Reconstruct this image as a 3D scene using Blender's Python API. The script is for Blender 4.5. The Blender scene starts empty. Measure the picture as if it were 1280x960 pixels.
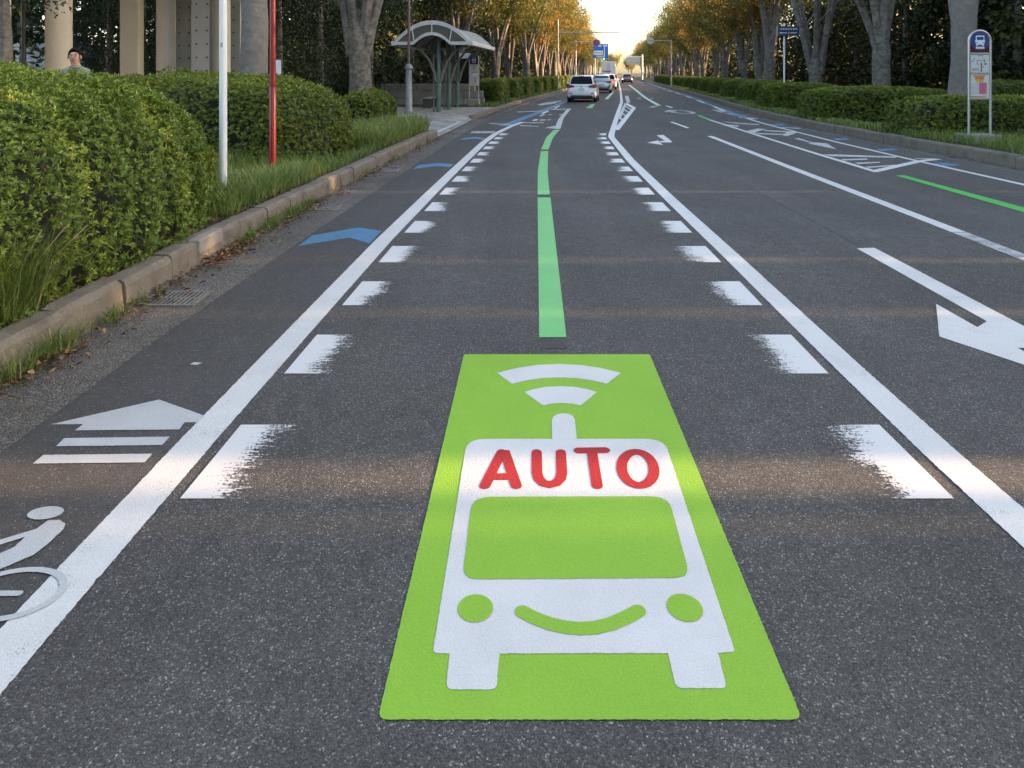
import bpy, bmesh, math, random
import numpy as np
from mathutils import Vector, Matrix
R = math.radians
sc = bpy.context.scene
col = sc.collection

# ------------------------------------------------------------------ camera
F, H, HY = 840.0, 1.65, 91.0            # focal length (px of the 1280 photo), eye height, horizon row
cam_d = bpy.data.cameras.new('camera')
cam = bpy.data.objects.new('camera', cam_d); col.objects.link(cam)
cam.location = (0, 0, H); cam.rotation_euler = (R(90), 0, 0)
cam_d.sensor_width = 36.0; cam_d.lens = 36.0 * F / 1280.0
cam_d.shift_y = -(480.0 - HY) / 1280.0
cam_d.clip_start = 0.05; cam_d.clip_end = 4000.0
sc.camera = cam
# ------------------------------------------------------------------ sky, sun, exposure
SUN_EL, SUN_AZ = 12.0, 90.0             # azimuth clockwise from +Y
w = bpy.data.worlds.new('World'); sc.world = w; w.use_nodes = True
nt = w.node_tree; nt.nodes.clear()
sky = nt.nodes.new('ShaderNodeTexSky'); sky.sky_type = 'NISHITA'; sky.sun_disc = False
sky.sun_elevation = R(SUN_EL); sky.sun_rotation = R(SUN_AZ)
sky.air_density = 0.85; sky.dust_density = 2.2; sky.ozone_density = 0.0
bg = nt.nodes.new('ShaderNodeBackground'); bg.inputs[1].default_value = 0.15
wo = nt.nodes.new('ShaderNodeOutputWorld')
nt.links.new(sky.outputs[0], bg.inputs[0]); nt.links.new(bg.outputs[0], wo.inputs[0])
sun_d = bpy.data.lights.new('sun', 'SUN'); sun_d.energy = 5.0; sun_d.angle = R(0.5)
sun_d.color = (1.0, 0.62, 0.32)
sun = bpy.data.objects.new('sun', sun_d); col.objects.link(sun)
e, a = R(SUN_EL), R(SUN_AZ)
sun.rotation_euler = Vector((-math.cos(e) * math.sin(a), -math.cos(e) * math.cos(a), -math.sin(e))).to_track_quat('-Z', 'Y').to_euler()
vs = sc.view_settings
vs.view_transform = 'Standard'; vs.look = 'None'; vs.gamma = 1.0; vs.use_curve_mapping = False
vs.exposure = 2.38
sc.cycles.use_denoising = True
sc.cycles.max_bounces = 6; sc.cycles.transparent_max_bounces = 8
sc.cycles.caustics_reflective = False; sc.cycles.caustics_refractive = False

# ------------------------------------------------------------------ helpers
def G(px, py, z=0.0):
    d = F * (H - z) / (py - HY)
    return ((px - 640.0) / F * d, d)

def link(o, parent=None):
    col.objects.link(o)
    if parent is not None: o.parent = parent
    return o

def tag(o, label=None, cat=None, group=None, kind=None):
    if label: o['label'] = label
    if cat: o['category'] = cat
    if group: o['group'] = group
    if kind: o['kind'] = kind
    return o

def empty(name, loc=(0, 0, 0), rz=0.0):
    o = bpy.data.objects.new(name, None); col.objects.link(o)
    o.location = loc; o.rotation_euler = (0, 0, rz); o.empty_display_size = 0.2
    return o

def thing(name, label, cat, loc=(0, 0, 0), rz=0.0, group=None):
    return tag(empty(name, loc, rz), label, cat, group)

def copy_tree(o, parent=None):
    c = o.copy(); col.objects.link(c); c.parent = parent
    for ch in [x for x in o.children]: copy_tree(ch, c)
    return c

class MB:
    def __init__(s): s.v = []; s.f = []; s.uv = None
    def add(s, vs_, fs_):
        b = len(s.v); s.v += [tuple(p) for p in vs_]; s.f += [tuple(b + i for i in q) for q in fs_]; return s
    def box(s, x0, x1, y0, y1, z0, z1):
        return s.add([(x0,y0,z0),(x1,y0,z0),(x1,y1,z0),(x0,y1,z0),(x0,y0,z1),(x1,y0,z1),(x1,y1,z1),(x0,y1,z1)],
                     [(0,3,2,1),(4,5,6,7),(0,1,5,4),(1,2,6,5),(2,3,7,6),(3,0,4,7)])
    def rbox(s, x0, x1, y0, y1, z0, z1, r=0.02, seg=2):
        bm = bmesh.new(); bmesh.ops.create_cube(bm, size=1.0)
        for v in bm.verts:
            v.co = ((x0+x1)/2 + v.co.x*(x1-x0), (y0+y1)/2 + v.co.y*(y1-y0), (z0+z1)/2 + v.co.z*(z1-z0))
        bmesh.ops.bevel(bm, geom=list(bm.edges), offset=r, segments=seg, affect='EDGES', profile=0.5)
        bm.verts.index_update()
        s.add([v.co.copy() for v in bm.verts], [[v.index for v in f.verts] for f in bm.faces]); bm.free(); return s
    def tube(s, pts, rad, n=8, cap=True):
        pts = [Vector(p) for p in pts]; m = len(pts)
        if not hasattr(rad, '__len__'): rad = [rad] * m
        vv, ff = [], []
        up = None
        for i, p in enumerate(pts):
            t = (pts[min(i+1, m-1)] - pts[max(i-1, 0)])
            if t.length < 1e-9: t = Vector((0, 0, 1))
            t.normalize()
            if up is None:
                up = Vector((1, 0, 0)) if abs(t.x) < 0.8 else Vector((0, 1, 0))
            u = (up - t * up.dot(t))
            if u.length < 1e-6: u = t.orthogonal()
            u.normalize(); up = u; w_ = t.cross(u)
            for k in range(n):
                an = 2 * math.pi * k / n
                vv.append(p + (u * math.cos(an) + w_ * math.sin(an)) * rad[i])
        for i in range(m - 1):
            for k in range(n):
                k2 = (k + 1) % n
                ff.append((i*n + k, i*n + k2, (i+1)*n + k2, (i+1)*n + k))
        if cap:
            ff.append(tuple(range(n-1, -1, -1))); ff.append(tuple((m-1)*n + k for k in range(n)))
        return s.add(vv, ff)
    def cyl(s, x, y, z0, z1, r0, r1=None, n=16):
        return s.tube([(x, y, z0), (x, y, z1)], [r0, r0 if r1 is None else r1], n)
    def ell(s, c, r, n=12, m=8):
        vv, ff = [], []
        for i in range(m + 1):
            th = math.pi * i / m
            for k in range(n):
                ph = 2 * math.pi * k / n
                vv.append((c[0] + r[0]*math.sin(th)*math.cos(ph), c[1] + r[1]*math.sin(th)*math.sin(ph), c[2] + r[2]*math.cos(th)))
        for i in range(m):
            for k in range(n):
                k2 = (k + 1) % n
                ff.append((i*n + k, (i+1)*n + k, (i+1)*n + k2, i*n + k2))
        return s.add(vv, ff)
    def disc(s, c, r, axis='y', n=24, d=0.01):
        c = Vector(c); ax = {'x': Vector((1,0,0)), 'y': Vector((0,1,0)), 'z': Vector((0,0,1))}[axis]
        return s.tube([c - ax*d/2, c + ax*d/2], r, n)
    def mesh(s, name, smooth=False):
        me = bpy.data.meshes.new(name); me.from_pydata(s.v, [], s.f); me.update()
        if smooth:
            me.polygons.foreach_set('use_smooth', [True] * len(me.polygons))
            try: me.set_sharp_from_angle(angle=R(40))
            except Exception: pass
        return me
    def build(s, name, mat, parent=None, smooth=False, **kw):
        me = s.mesh(name, smooth)
        if mat is not None: me.materials.append(mat)
        return tag(link(bpy.data.objects.new(name, me), parent), **kw)

# ------------------------------------------------------------------ materials
MATS = {}
class NT:
    def __init__(s, name):
        s.m = bpy.data.materials.new(name); s.m.use_nodes = True; s.t = s.m.node_tree; s.t.nodes.clear()
        s.out = s.n('ShaderNodeOutputMaterial'); s.bs = s.n('ShaderNodeBsdfPrincipled')
        s.l(s.bs.outputs[0], s.out.inputs[0])
        MATS[name] = s.m
    def n(s, ty, **kw):
        nd = s.t.nodes.new(ty)
        for k, v in kw.items(): setattr(nd, k, v)
        return nd
    def l(s, a_, b_): s.t.links.new(a_, b_)
    def coord(s, kind='Object'): return s.n('ShaderNodeTexCoord').outputs[kind]
    def noise(s, scale, detail=3, vec=None, rough=0.55, kind='Object'):
        nd = s.n('ShaderNodeTexNoise'); nd.inputs['Scale'].default_value = scale
        nd.inputs['Detail'].default_value = detail; nd.inputs['Roughness'].default_value = rough
        s.l(vec if vec is not None else s.coord(kind), nd.inputs['Vector']); return nd.outputs['Fac']
    def voro(s, scale, vec=None, feature='F1'):
        nd = s.n('ShaderNodeTexVoronoi', feature=feature); nd.inputs['Scale'].default_value = scale
        s.l(vec if vec is not None else s.coord(), nd.inputs['Vector']); return nd
    def ramp(s, fac, stops, interp='LINEAR'):
        nd = s.n('ShaderNodeValToRGB'); cr = nd.color_ramp; cr.interpolation = interp
        while len(cr.elements) < len(stops): cr.elements.new(0.5)
        for el, (p, c) in zip(cr.elements, stops):
            el.position = p; el.color = (c[0], c[1], c[2], 1) if hasattr(c, '__len__') else (c, c, c, 1)
        s.l(fac, nd.inputs[0]); return nd.outputs[0]
    def mix(s, fac, a_, b_, mode='MIX'):
        nd = s.n('ShaderNodeMix', data_type='RGBA', blend_type=mode)
        for i, v in ((0, fac), (6, a_), (7, b_)):
            if hasattr(v, 'is_linked'): s.l(v, nd.inputs[i])
            elif i == 0: nd.inputs[0].default_value = v
            else: nd.inputs[i].default_value = (v[0], v[1], v[2], 1)
        return nd.outputs[2]
    def math(s, op, a_, b_=0.0, clamp=False):
        nd = s.n('ShaderNodeMath', operation=op, use_clamp=clamp)
        for i, v in enumerate((a_, b_)):
            if hasattr(v, 'is_linked'): s.l(v, nd.inputs[i])
            else: nd.inputs[i].default_value = v
        return nd.outputs[0]
    def attr(s, name): return s.n('ShaderNodeAttribute', attribute_name=name).outputs['Fac']
    def base(s, c):
        if hasattr(c, 'is_linked'): s.l(c, s.bs.inputs['Base Color'])
        else: s.bs.inputs['Base Color'].default_value = (c[0], c[1], c[2], 1)
    def set(s, rough=None, metal=None, spec=None):
        if rough is not None: s.bs.inputs['Roughness'].default_value = rough
        if metal is not None: s.bs.inputs['Metallic'].default_value = metal
        if spec is not None: s.bs.inputs['Specular IOR Level'].default_value = spec
    def bump(s, h, strength=0.3, dist=0.01):
        nd = s.n('ShaderNodeBump'); nd.inputs['Strength'].default_value = strength; nd.inputs['Distance'].default_value = dist
        s.l(h, nd.inputs['Height']); s.l(nd.outputs[0], s.bs.inputs['Normal'])

def plain(name, c, rough=0.5, metal=0.0, var=0.12, scale=6.0, bump=0.0, bscale=40.0, spec=0.5):
    """one surface colour with soft mottling and a little dirt"""
    t = NT(name); n = t.noise(scale, 5)
    t.base(t.mix(t.ramp(n, [(0.3, 0.0), (0.7, 1.0)]), [x * (1 - var) for x in c], [min(1, x * (1 + var)) for x in c]))
    t.set(rough, metal, spec)
    if bump: t.bump(t.noise(bscale, 4), bump, 0.01)
    return t.m

def asphalt(name, lo, hi, speck, scale=150.0, speck_at=0.93, bump=0.55, var=0.22, warm=(1.04, 0.96, 0.89)):
    t = NT(name); co = t.coord()
    v = t.voro(scale, co); v2 = t.voro(scale * 2.3, co)
    sep = t.n('ShaderNodeSeparateColor'); t.l(v.outputs['Color'], sep.inputs[0])
    sep2 = t.n('ShaderNodeSeparateColor'); t.l(v2.outputs['Color'], sep2.inputs[0])
    W = lambda x: (x * warm[0], x * warm[1], x * warm[2])
    c1 = t.ramp(sep.outputs[0], [(0.0, W(lo)), (0.75, W(hi)), (speck_at, W(hi * 1.15)), (min(1, speck_at + 0.02), W(speck * .6)), (1.0, W(speck))])
    c2 = t.ramp(sep2.outputs[1], [(0.0, 0.6), (0.8, 1.1), (1.0, 1.9)])
    c = t.mix(1.0, c1, c2, 'MULTIPLY')
    big = t.noise(0.7, 6, co, 0.62)
    c = t.mix(1.0, c, t.ramp(big, [(0.25, 1 - var), (0.75, 1 + var)]), 'MULTIPLY')
    mid = t.noise(9.0, 4, co)
    c = t.mix(1.0, c, t.ramp(mid, [(0.25, 0.86), (0.75, 1.14)]), 'MULTIPLY')
    tr_ = t.n('ShaderNodeMapping'); tr_.inputs['Scale'].default_value = (1.5, 0.06, 1); t.l(co, tr_.inputs[0])
    c = t.mix(1.0, c, t.ramp(t.noise(1.0, 4, tr_.outputs[0]), [(0.3, 0.87), (0.7, 1.12)]), 'MULTIPLY')   # long tyre-polished tracks
    oil = t.ramp(t.noise(1.9, 5, co, 0.7), [(0.60, 1.0), (0.74, 0.80)])
    c = t.mix(1.0, c, oil, 'MULTIPLY')
    t.base(c); t.set(0.78, 0, 0.4)
    t.bump(t.math('ADD', t.math('MULTIPLY', v.outputs['Distance'], -60.0 * scale / 150.0), t.noise(scale * 1.5, 2, co)), bump, 0.004)
    return t.m

asphalt('asphalt', 0.050, 0.110, 0.34, 205, 0.925, 0.45)
asphalt('asphalt_smooth', 0.054, 0.078, 0.26, 190, 0.965, 0.3, 0.14, (1.04, 0.96, 0.89))
asphalt('gutter_asphalt', 0.13, 0.29, 0.5, 120, 0.92, 0.75, 0.3, (1.05, 0.96, 0.86))

def paint(name, c, worn=0.52, dirt=0.12, rough=0.55):
    """road paint: speckled wear down to asphalt, grain of the aggregate showing through"""
    t = NT(name); co = t.coord()
    sp = t.noise(210, 2, co, 0.7); blot = t.noise(5.0, 5, co, 0.65)
    k = t.math('ADD', t.math('MULTIPLY', sp, 0.62), t.math('MULTIPLY', blot, 0.38))
    wear = t.ramp(k, [(worn - 0.03, 1.0), (worn + 0.01, 0.0)])
    dn = t.ramp(t.noise(2.2, 6, co, 0.7), [(0.3, 1 - dirt), (0.7, 1.0)])
    gr = t.ramp(t.noise(190, 3, co, 0.7), [(0.3, 0.84), (0.7, 1.06)])
    cc = t.mix(1.0, t.mix(1.0, c, dn, 'MULTIPLY'), gr, 'MULTIPLY')
    t.base(t.mix(wear, cc, (0.06, 0.058, 0.057))); t.set(rough, 0, 0.4)
    v = t.voro(125, co); v3 = t.noise(60, 4, co, 0.7)
    t.bump(t.math('ADD', t.math('MULTIPLY', v.outputs['Distance'], -45.0), t.math('MULTIPLY', v3, 0.8)), 0.11, 0.003)
    return t.m
WHITE = (0.80, 0.80, 0.80)
paint('paint_white', (0.70, 0.68, 0.65), 0.385)
paint('paint_white_old', (0.56, 0.56, 0.55), 0.36, 0.2)
paint('paint_white_worn', (0.66, 0.66, 0.66), 0.49, 0.2)
paint('paint_panel_green', (0.275, 0.50, 0.04), 0.305, 0.12, 0.75)
paint('paint_panel_white', (0.70, 0.68, 0.655), 0.30, 0.14, 0.75)
paint('paint_panel_red', (0.43, 0.02, 0.02), 0.305, 0.12, 0.75)
paint('paint_line_green', (0.20, 0.56, 0.18), 0.36, 0.12)
paint('paint_blue', (0.09, 0.25, 0.42), 0.44, 0.25)
paint('paint_line_pale', (0.52, 0.70, 0.50), 0.40, 0.2)
paint('paint_bright_green', (0.06, 0.50, 0.06), 0.36, 0.1)

def dash_paint():
    """worn dash: the paint is scraped off towards the lane side (attribute u, 1 there)"""
    t = NT('paint_dash'); co = t.coord()
    mp = t.n('ShaderNodeMapping'); mp.inputs['Scale'].default_value = (7, 62, 1); t.l(co, mp.inputs[0])
    st = t.noise(1.0, 8, mp.outputs[0], 0.82); sp = t.ramp(t.noise(75, 6, co, 0.8), [(0.3, 0.0), (0.7, 1.0)]); lo_ = t.noise(2.3, 3, co)
    u = t.attr('u')
    st = t.ramp(st, [(0.32, 0.0), (0.68, 1.0)]); k = t.math('ADD', t.math('MULTIPLY', st, 0.42), t.math('MULTIPLY', sp, 0.42))
    th = t.math('ADD', t.math('MULTIPLY', t.math('POWER', u, 1.15), 0.62), t.math('MULTIPLY', lo_, 0.75))
    vis = t.math('GREATER_THAN', t.math('SUBTRACT', k, th), -0.30)
    t.base(t.mix(t.ramp(t.noise(240, 2, co), [(0.3, 0.0), (0.7, 1.0)]), (0.58, 0.565, 0.545), (0.70, 0.68, 0.65))); t.set(0.55)
    tr = t.n('ShaderNodeBsdfTransparent'); mx = t.n('ShaderNodeMixShader')
    t.l(vis, mx.inputs[0]); t.l(tr.outputs[0], mx.inputs[1]); t.l(t.bs.outputs[0], mx.inputs[2]); t.l(mx.outputs[0], t.out.inputs[0])
    return t.m
dash_paint()

def concrete(name, c, stain=0.35, scale=3.0, moss=0.0):
    t = NT(name); co = t.coord()
    n1 = t.noise(scale, 7, co, 0.65); n2 = t.noise(70, 3, co, 0.6)
    cc = t.mix(t.ramp(n1, [(0.3, 0.0), (0.72, 1.0)]), [x * (1 - stain) for x in c], c)
    cc = t.mix(1.0, cc, t.ramp(n2, [(0.25, 0.75), (0.75, 1.2)]), 'MULTIPLY')
    if moss: cc = t.mix(t.ramp(t.noise(4.5, 5, co, 0.7), [(0.55, 0.0), (0.72, moss)]), cc, (0.045, 0.05, 0.022))
    t.base(cc); t.set(0.85, 0, 0.3); t.bump(n2, 0.5, 0.006); return t.m
concrete('kerb_concrete', (0.26, 0.22, 0.175), 0.55, 4.5, 0.7)
concrete('pillar_cream', (0.50, 0.45, 0.37), 0.12, 1.6)
concrete('pillar_grey', (0.52, 0.51, 0.49), 0.16, 1.2)
concrete('wall_grey', (0.36, 0.355, 0.34), 0.25, 1.2)
concrete('stone_block', (0.34, 0.31, 0.27), 0.35, 2.0)
concrete('base_block', (0.33, 0.32, 0.30), 0.3, 4.0)
concrete('cream_wall', (0.72, 0.66, 0.54), 0.15, 1.0)
concrete('roof_dark', (0.10, 0.09, 0.09), 0.3, 2.0)

def soil():
    t = NT('soil'); co = t.coord()
    c = t.ramp(t.noise(2.0, 6, co, 0.7), [(0.3, (0.035, 0.030, 0.018)), (0.5, (0.05, 0.055, 0.022)), (0.7, (0.085, 0.068, 0.038))])
    t.base(t.mix(1.0, c, t.ramp(t.noise(60, 3, co), [(0.3, 0.6), (0.7, 1.4)]), 'MULTIPLY')); t.set(0.95, 0, 0.2)
    t.bump(t.noise(45, 5, co), 0.8, 0.03); return t.m
soil()
def pavers():
    t = NT('pavers'); br = t.n('ShaderNodeTexBrick'); co = t.coord(); t.l(co, br.inputs['Vector'])
    br.inputs['Scale'].default_value = 1.0; br.inputs['Brick Width'].default_value = 0.22; br.inputs['Row Height'].default_value = 0.11
    br.inputs['Mortar Size'].default_value = 0.006
    br.inputs['Color1'].default_value = (0.24, 0.22, 0.20, 1); br.inputs['Color2'].default_value = (0.38, 0.36, 0.33, 1); br.inputs['Mortar'].default_value = (0.08, 0.075, 0.07, 1)
    c = t.mix(1.0, br.outputs['Color'], t.ramp(t.noise(1.3, 6, co, 0.7), [(0.3, 0.6), (0.7, 1.3)]), 'MULTIPLY')
    t.base(c); t.set(0.85); t.bump(br.outputs['Fac'], -0.4, 0.005); return t.m
pavers()

def leafmat(name, stops, trans=0.3, rough=0.45, objvar=0.0, alt=None, bigscale=0.6):
    """leaf: colour ramp over a per-leaf tint, patches of another hue, some light through the blade"""
    t = NT(name); tint = t.attr('tint')
    c = t.ramp(tint, stops)
    if alt:
        pn = t.noise(bigscale, 3)
        if objvar:
            ob = t.n('ShaderNodeObjectInfo').outputs['Random']
            pn = t.math('ADD', pn, t.math('MULTIPLY', t.math('SUBTRACT', ob, 0.5), objvar))
        c = t.mix(t.ramp(pn, [(alt[1], 0.0), (alt[2], 1.0)]), c, t.mix(1.0, c, alt[0], 'MULTIPLY'))
    t.base(c); t.set(rough, 0, 0.35)
    tl = t.n('ShaderNodeBsdfTranslucent'); t.l(c, tl.inputs[0])
    mx = t.n('ShaderNodeMixShader'); mx.inputs[0].default_value = trans
    t.l(t.bs.outputs[0], mx.inputs[1]); t.l(tl.outputs[0], mx.inputs[2]); t.l(mx.outputs[0], t.out.inputs[0])
    return t.m
leafmat('leaf_azalea', [(0, (0.055, 0.09, 0.014)), (0.5, (0.16, 0.235, 0.032)), (0.87, (0.275, 0.36, 0.05)), (1, (0.40, 0.38, 0.06))], 0.3, 0.4, 0, ((1.5, 1.15, 0.8), 0.56, 0.7), 1.4)
leafmat('leaf_hedge', [(0, (0.042, 0.072, 0.011)), (0.6, (0.145, 0.195, 0.026)), (1, (0.32, 0.36, 0.045))], 0.28, 0.42, 0, ((1.5, 1.25, 0.9), 0.55, 0.7), 1.2)
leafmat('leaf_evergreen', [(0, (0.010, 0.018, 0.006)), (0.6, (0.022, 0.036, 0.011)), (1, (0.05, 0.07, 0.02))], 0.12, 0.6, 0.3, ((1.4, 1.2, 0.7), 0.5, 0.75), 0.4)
leafmat('leaf_zelkova', [(0, (0.055, 0.070, 0.016)), (0.5, (0.105, 0.115, 0.024)), (0.85, (0.19, 0.165, 0.034)), (1, (0.28, 0.18, 0.04))], 0.42, 0.5, 0.5, ((1.6, 1.02, 0.7), 0.48, 0.76), 0.35)
leafmat('leaf_grass', [(0, (0.10, 0.15, 0.028)), (0.6, (0.21, 0.29, 0.06)), (0.9, (0.34, 0.39, 0.12)), (1, (0.46, 0.38, 0.17))], 0.35, 0.5)
leafmat('leaf_fallen', [(0, (0.10, 0.055, 0.028)), (0.5, (0.19, 0.11, 0.055)), (0.93, (0.34, 0.22, 0.11)), (1, (0.36, 0.07, 0.04))], 0.15, 0.6)
def bark(name, c1, c2, lich=0.5):
    t = NT(name); co = t.coord()
    mp = t.n('ShaderNodeMapping'); mp.inputs['Scale'].default_value = (4, 4, 5.5); t.l(co, mp.inputs[0])
    n = t.noise(1.6, 7, mp.outputs[0], 0.68); n2 = t.noise(2.2, 5, co, 0.7)
    c = t.mix(t.ramp(n, [(0.32, 0.0), (0.68, 1.0)]), c1, c2)
    c = t.mix(t.ramp(n2, [(0.52, 0.0), (0.66, lich)]), c, (c2[0] * 1.5, c2[1] * 1.5, c2[2] * 1.45))
    t.base(c); t.set(0.9, 0, 0.2); t.bump(n, 0.7, 0.04); return t.m
bark('bark', (0.07, 0.06, 0.05), (0.20, 0.18, 0.16))
bark('bark_smooth', (0.15, 0.136, 0.125), (0.22, 0.205, 0.19), 0.2)
plain('twig', (0.02, 0.024, 0.010), 0.95, 0, 0.4, 9)
plain('white_metal', (0.74, 0.75, 0.76), 0.4, 0, 0.04)
plain('red_paint', (0.20, 0.006, 0.012), 0.35, 0, 0.08)
plain('steel', (0.50, 0.50, 0.49), 0.38, 0.7, 0.08)
plain('grey_metal', (0.33, 0.34, 0.34), 0.45, 0.3, 0.1)
plain('dark_metal', (0.05, 0.052, 0.055), 0.5, 0.2)
plain('shelter_green', (0.085, 0.135, 0.12), 0.5, 0.1, 0.25, 5)
plain('shelter_arm', (0.15, 0.15, 0.13), 0.5, 0.1, 0.2, 5)
plain('shelter_white', (0.52, 0.53, 0.52), 0.5, 0, 0.12, 3)
plain('shelter_gable', (0.085, 0.078, 0.068), 0.4, 0, 0.1)
plain('shelter_roof', (0.20, 0.19, 0.17), 0.4, 0, 0.15)
plain('lamp_brown', (0.13, 0.10, 0.095), 0.5, 0.2)
plain('lamp_grey', (0.22, 0.24, 0.245), 0.5, 0.2, 0.2, 5)
plain('sign_blue', (0.018, 0.055, 0.22), 0.4)
plain('sign_navy', (0.012, 0.035, 0.11), 0.45)
plain('guide_blue', (0.01, 0.13, 0.52), 0.4)
plain('sign_white', (0.72, 0.74, 0.76), 0.45, 0, 0.03)
plain('sign_paper', (0.60, 0.61, 0.60), 0.4, 0, 0.03)
plain('sign_red', (0.45, 0.02, 0.03), 0.45)
plain('sign_maroon', (0.05, 0.008, 0.012), 0.4)
plain('sign_pink', (0.55, 0.16, 0.25), 0.45)
plain('sign_orange', (0.60, 0.20, 0.05), 0.45)
plain('sign_yellow', (0.62, 0.42, 0.08), 0.45)
plain('sign_ink', (0.08, 0.09, 0.10), 0.5)
plain('sign_back', (0.55, 0.55, 0.53), 0.5, 0.3, 0.06)
plain('tyre', (0.015, 0.015, 0.016), 0.8)
plain('black_plastic', (0.018, 0.018, 0.02), 0.5)
plain('rim', (0.45, 0.46, 0.48), 0.3, 0.8)
plain('plate', (0.68, 0.70, 0.70), 0.4, 0, 0.02)
plain('skin', (0.42, 0.24, 0.17), 0.5, 0, 0.06, 12)
plain('sweater', (0.20, 0.215, 0.17), 0.9, 0, 0.12, 30, 0.4, 90)
plain('trousers', (0.03, 0.032, 0.04), 0.85)
plain('hair', (0.008, 0.007, 0.006), 0.8, 0, 0.1, 6, 0, 40, 0.15)
plain('glove_white', (0.68, 0.66, 0.60), 0.8)
plain('shop_white', (0.55, 0.58, 0.60), 0.4)
plain('slat_grey', (0.30, 0.31, 0.31), 0.5)
def carpaint(name, c, metal=0.0):
    t = NT(name); t.base(t.mix(t.ramp(t.noise(1.5, 3), [(0.4, 0.0), (0.6, 1.0)]), [x * 0.95 for x in c], c)); t.set(0.28, metal, 0.5)
    t.bs.inputs['Coat Weight'].default_value = 0.8; t.bs.inputs['Coat Roughness'].default_value = 0.06; return t.m
carpaint('car_white', (0.88, 0.88, 0.88)); carpaint('car_silver', (0.42, 0.46, 0.50), 0.5)
carpaint('car_maroon', (0.10, 0.012, 0.02)); carpaint('car_plum', (0.10, 0.03, 0.05)); carpaint('car_dark', (0.03, 0.032, 0.036))
def glassdark():
    t = NT('car_glass'); t.base((0.010, 0.012, 0.014)); t.set(0.10, 0, 0.12); return t.m
glassdark()
def emis(name, c, e_, base=None):
    t = NT(name); t.base(base or c); t.set(0.35)
    t.bs.inputs['Emission Color'].default_value = (c[0], c[1], c[2], 1); t.bs.inputs['Emission Strength'].default_value = e_; return t.m
emis('tail_red', (0.16, 0.005, 0.012), 0.01); emis('brake_red', (1.0, 0.06, 0.04), 1.2)
emis('head_lamp', (1.0, 0.80, 0.5), 3.0); emis('signal_green', (0.05, 0.9, 0.6), 1.2)
M = MATS

# ------------------------------------------------------------------ plan of the street
def interp(tab):
    ys = [p[0] for p in tab]; xs = [p[1] for p in tab]
    def f(y):
        if y <= ys[0]: return xs[0] + (y - ys[0]) * (xs[1] - xs[0]) / (ys[1] - ys[0])
        if y >= ys[-1]: return xs[-1] + (y - ys[-1]) * (xs[-1] - xs[-2]) / (ys[-1] - ys[-2])
        return float(np.interp(y, ys, xs))
    return f
kerbL = interp([(-30, -2.95), (2, -2.72), (6, -2.66), (10.7, -2.38), (14.7, -2.08), (17.1, -1.88), (20, -1.62), (23.5, -1.34), (28, -0.72), (33.8, 0.10), (44, 1.85), (55.4, 3.85), (80, 7.75), (400, 57.4)])
kerbR = interp([(-30, 8.7), (11.5, 8.72), (15, 8.76), (19.5, 8.86), (23.5, 9.2), (27.9, 9.75), (34.6, 10.85), (47.8, 13.0), (60, 14.85), (92, 19.8), (400, 67.6)])
lineL = interp([(-8, -1.52), (1.98, -1.435), (2.955, -1.411), (4.03, -1.37), (6.64, -1.262), (9.3, -1.105), (11.2, -0.985), (13.3, -0.845), (15.9, -0.67), (18.2, -0.44), (20.8, -0.02), (22.5, 0.36)])
lineC = interp([(-8, 1.80), (2.9, 1.857), (3.76, 1.882), (4.62, 1.915), (6.0, 1.972), (8.5, 2.055), (9.36, 2.09), (12.7, 2.235), (17.3, 2.55), (18.2, 2.70), (28, 4.42), (38, 6.2), (60, 9.7), (99, 15.8), (400, 62.5)])
def span(y0, y1, step):
    n = max(2, int(math.ceil((y1 - y0) / step)) + 1)
    return [y0 + (y1 - y0) * i / (n - 1) for i in range(n)]
def ys_road(y0, y1):
    out = []; y = y0
    while y < y1:
        out.append(y); y += 0.4 if y < 24 else (1.0 if y < 60 else 5.0)
    return out + [y1]
def strip(name, fl, fr, ys, z, mat, zr=None, kind='structure'):
    zr = z if zr is None else zr
    m = MB(); vv = []
    for y in ys: vv += [(fl(y), y, z), (fr(y), y, zr)]
    m.add(vv, [(2*i, 2*i+1, 2*i+3, 2*i+2) for i in range(len(ys) - 1)])
    return m.build(name, M[mat], kind=kind)

gm = MB(); S = 2500.0
gm.add([(-S, -S, -0.25), (S, -S, -0.25), (S, S, -0.25), (-S, S, -0.25)], [(0, 1, 2, 3)])
gm.build('ground', M['soil'], kind='structure')
road = strip('road', lambda y: kerbL(y) - 0.02, lambda y: kerbR(y) + 0.02, ys_road(-30, 400), 0.0, 'asphalt')
gut = interp([(-30, -2.35), (2.9, -2.22), (4.12, -2.20), (5.23, -2.14), (6.3, -2.09), (9.2, -1.92), (11, -1.80), (17, -1.42), (23.5, -0.92), (33.8, 0.5), (55.4, 4.25), (80, 8.15), (400, 57.8)])
strip('gutter', lambda y: kerbL(y) - 0.01, gut, ys_road(-30, 120), 0.0015, 'gutter_asphalt')
strip('cycle_lane', gut, lambda y: lineL(y) - 0.06, ys_road(-30, 22), 0.0018, 'asphalt_smooth')
strip('gutter_right', lambda y: kerbR(y) - 0.38, lambda y: kerbR(y) + 0.01, ys_road(-30, 120), 0.0015, 'gutter_asphalt')
KW = 0.17
vz = 0.19
strip('verge_left', lambda y: -60.0, lambda y: kerbL(y) - KW + 0.02, ys_road(-30, 17.15), vz, 'soil')
strip('verge_left', lambda y: -120.0, lambda y: kerbL(y) - KW + 0.02, ys_road(29.6, 400), 0.15, 'soil')
apr = lambda y: kerbL(y) - 1.6 + (1.6 - KW + 0.02) * min(1.0, max(0.0, (y - 21.6) / 1.75))
strip('sidewalk', lambda y: -60.0, apr, ys_road(17.15, 29.6), 0.145, 'pavers')
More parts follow.
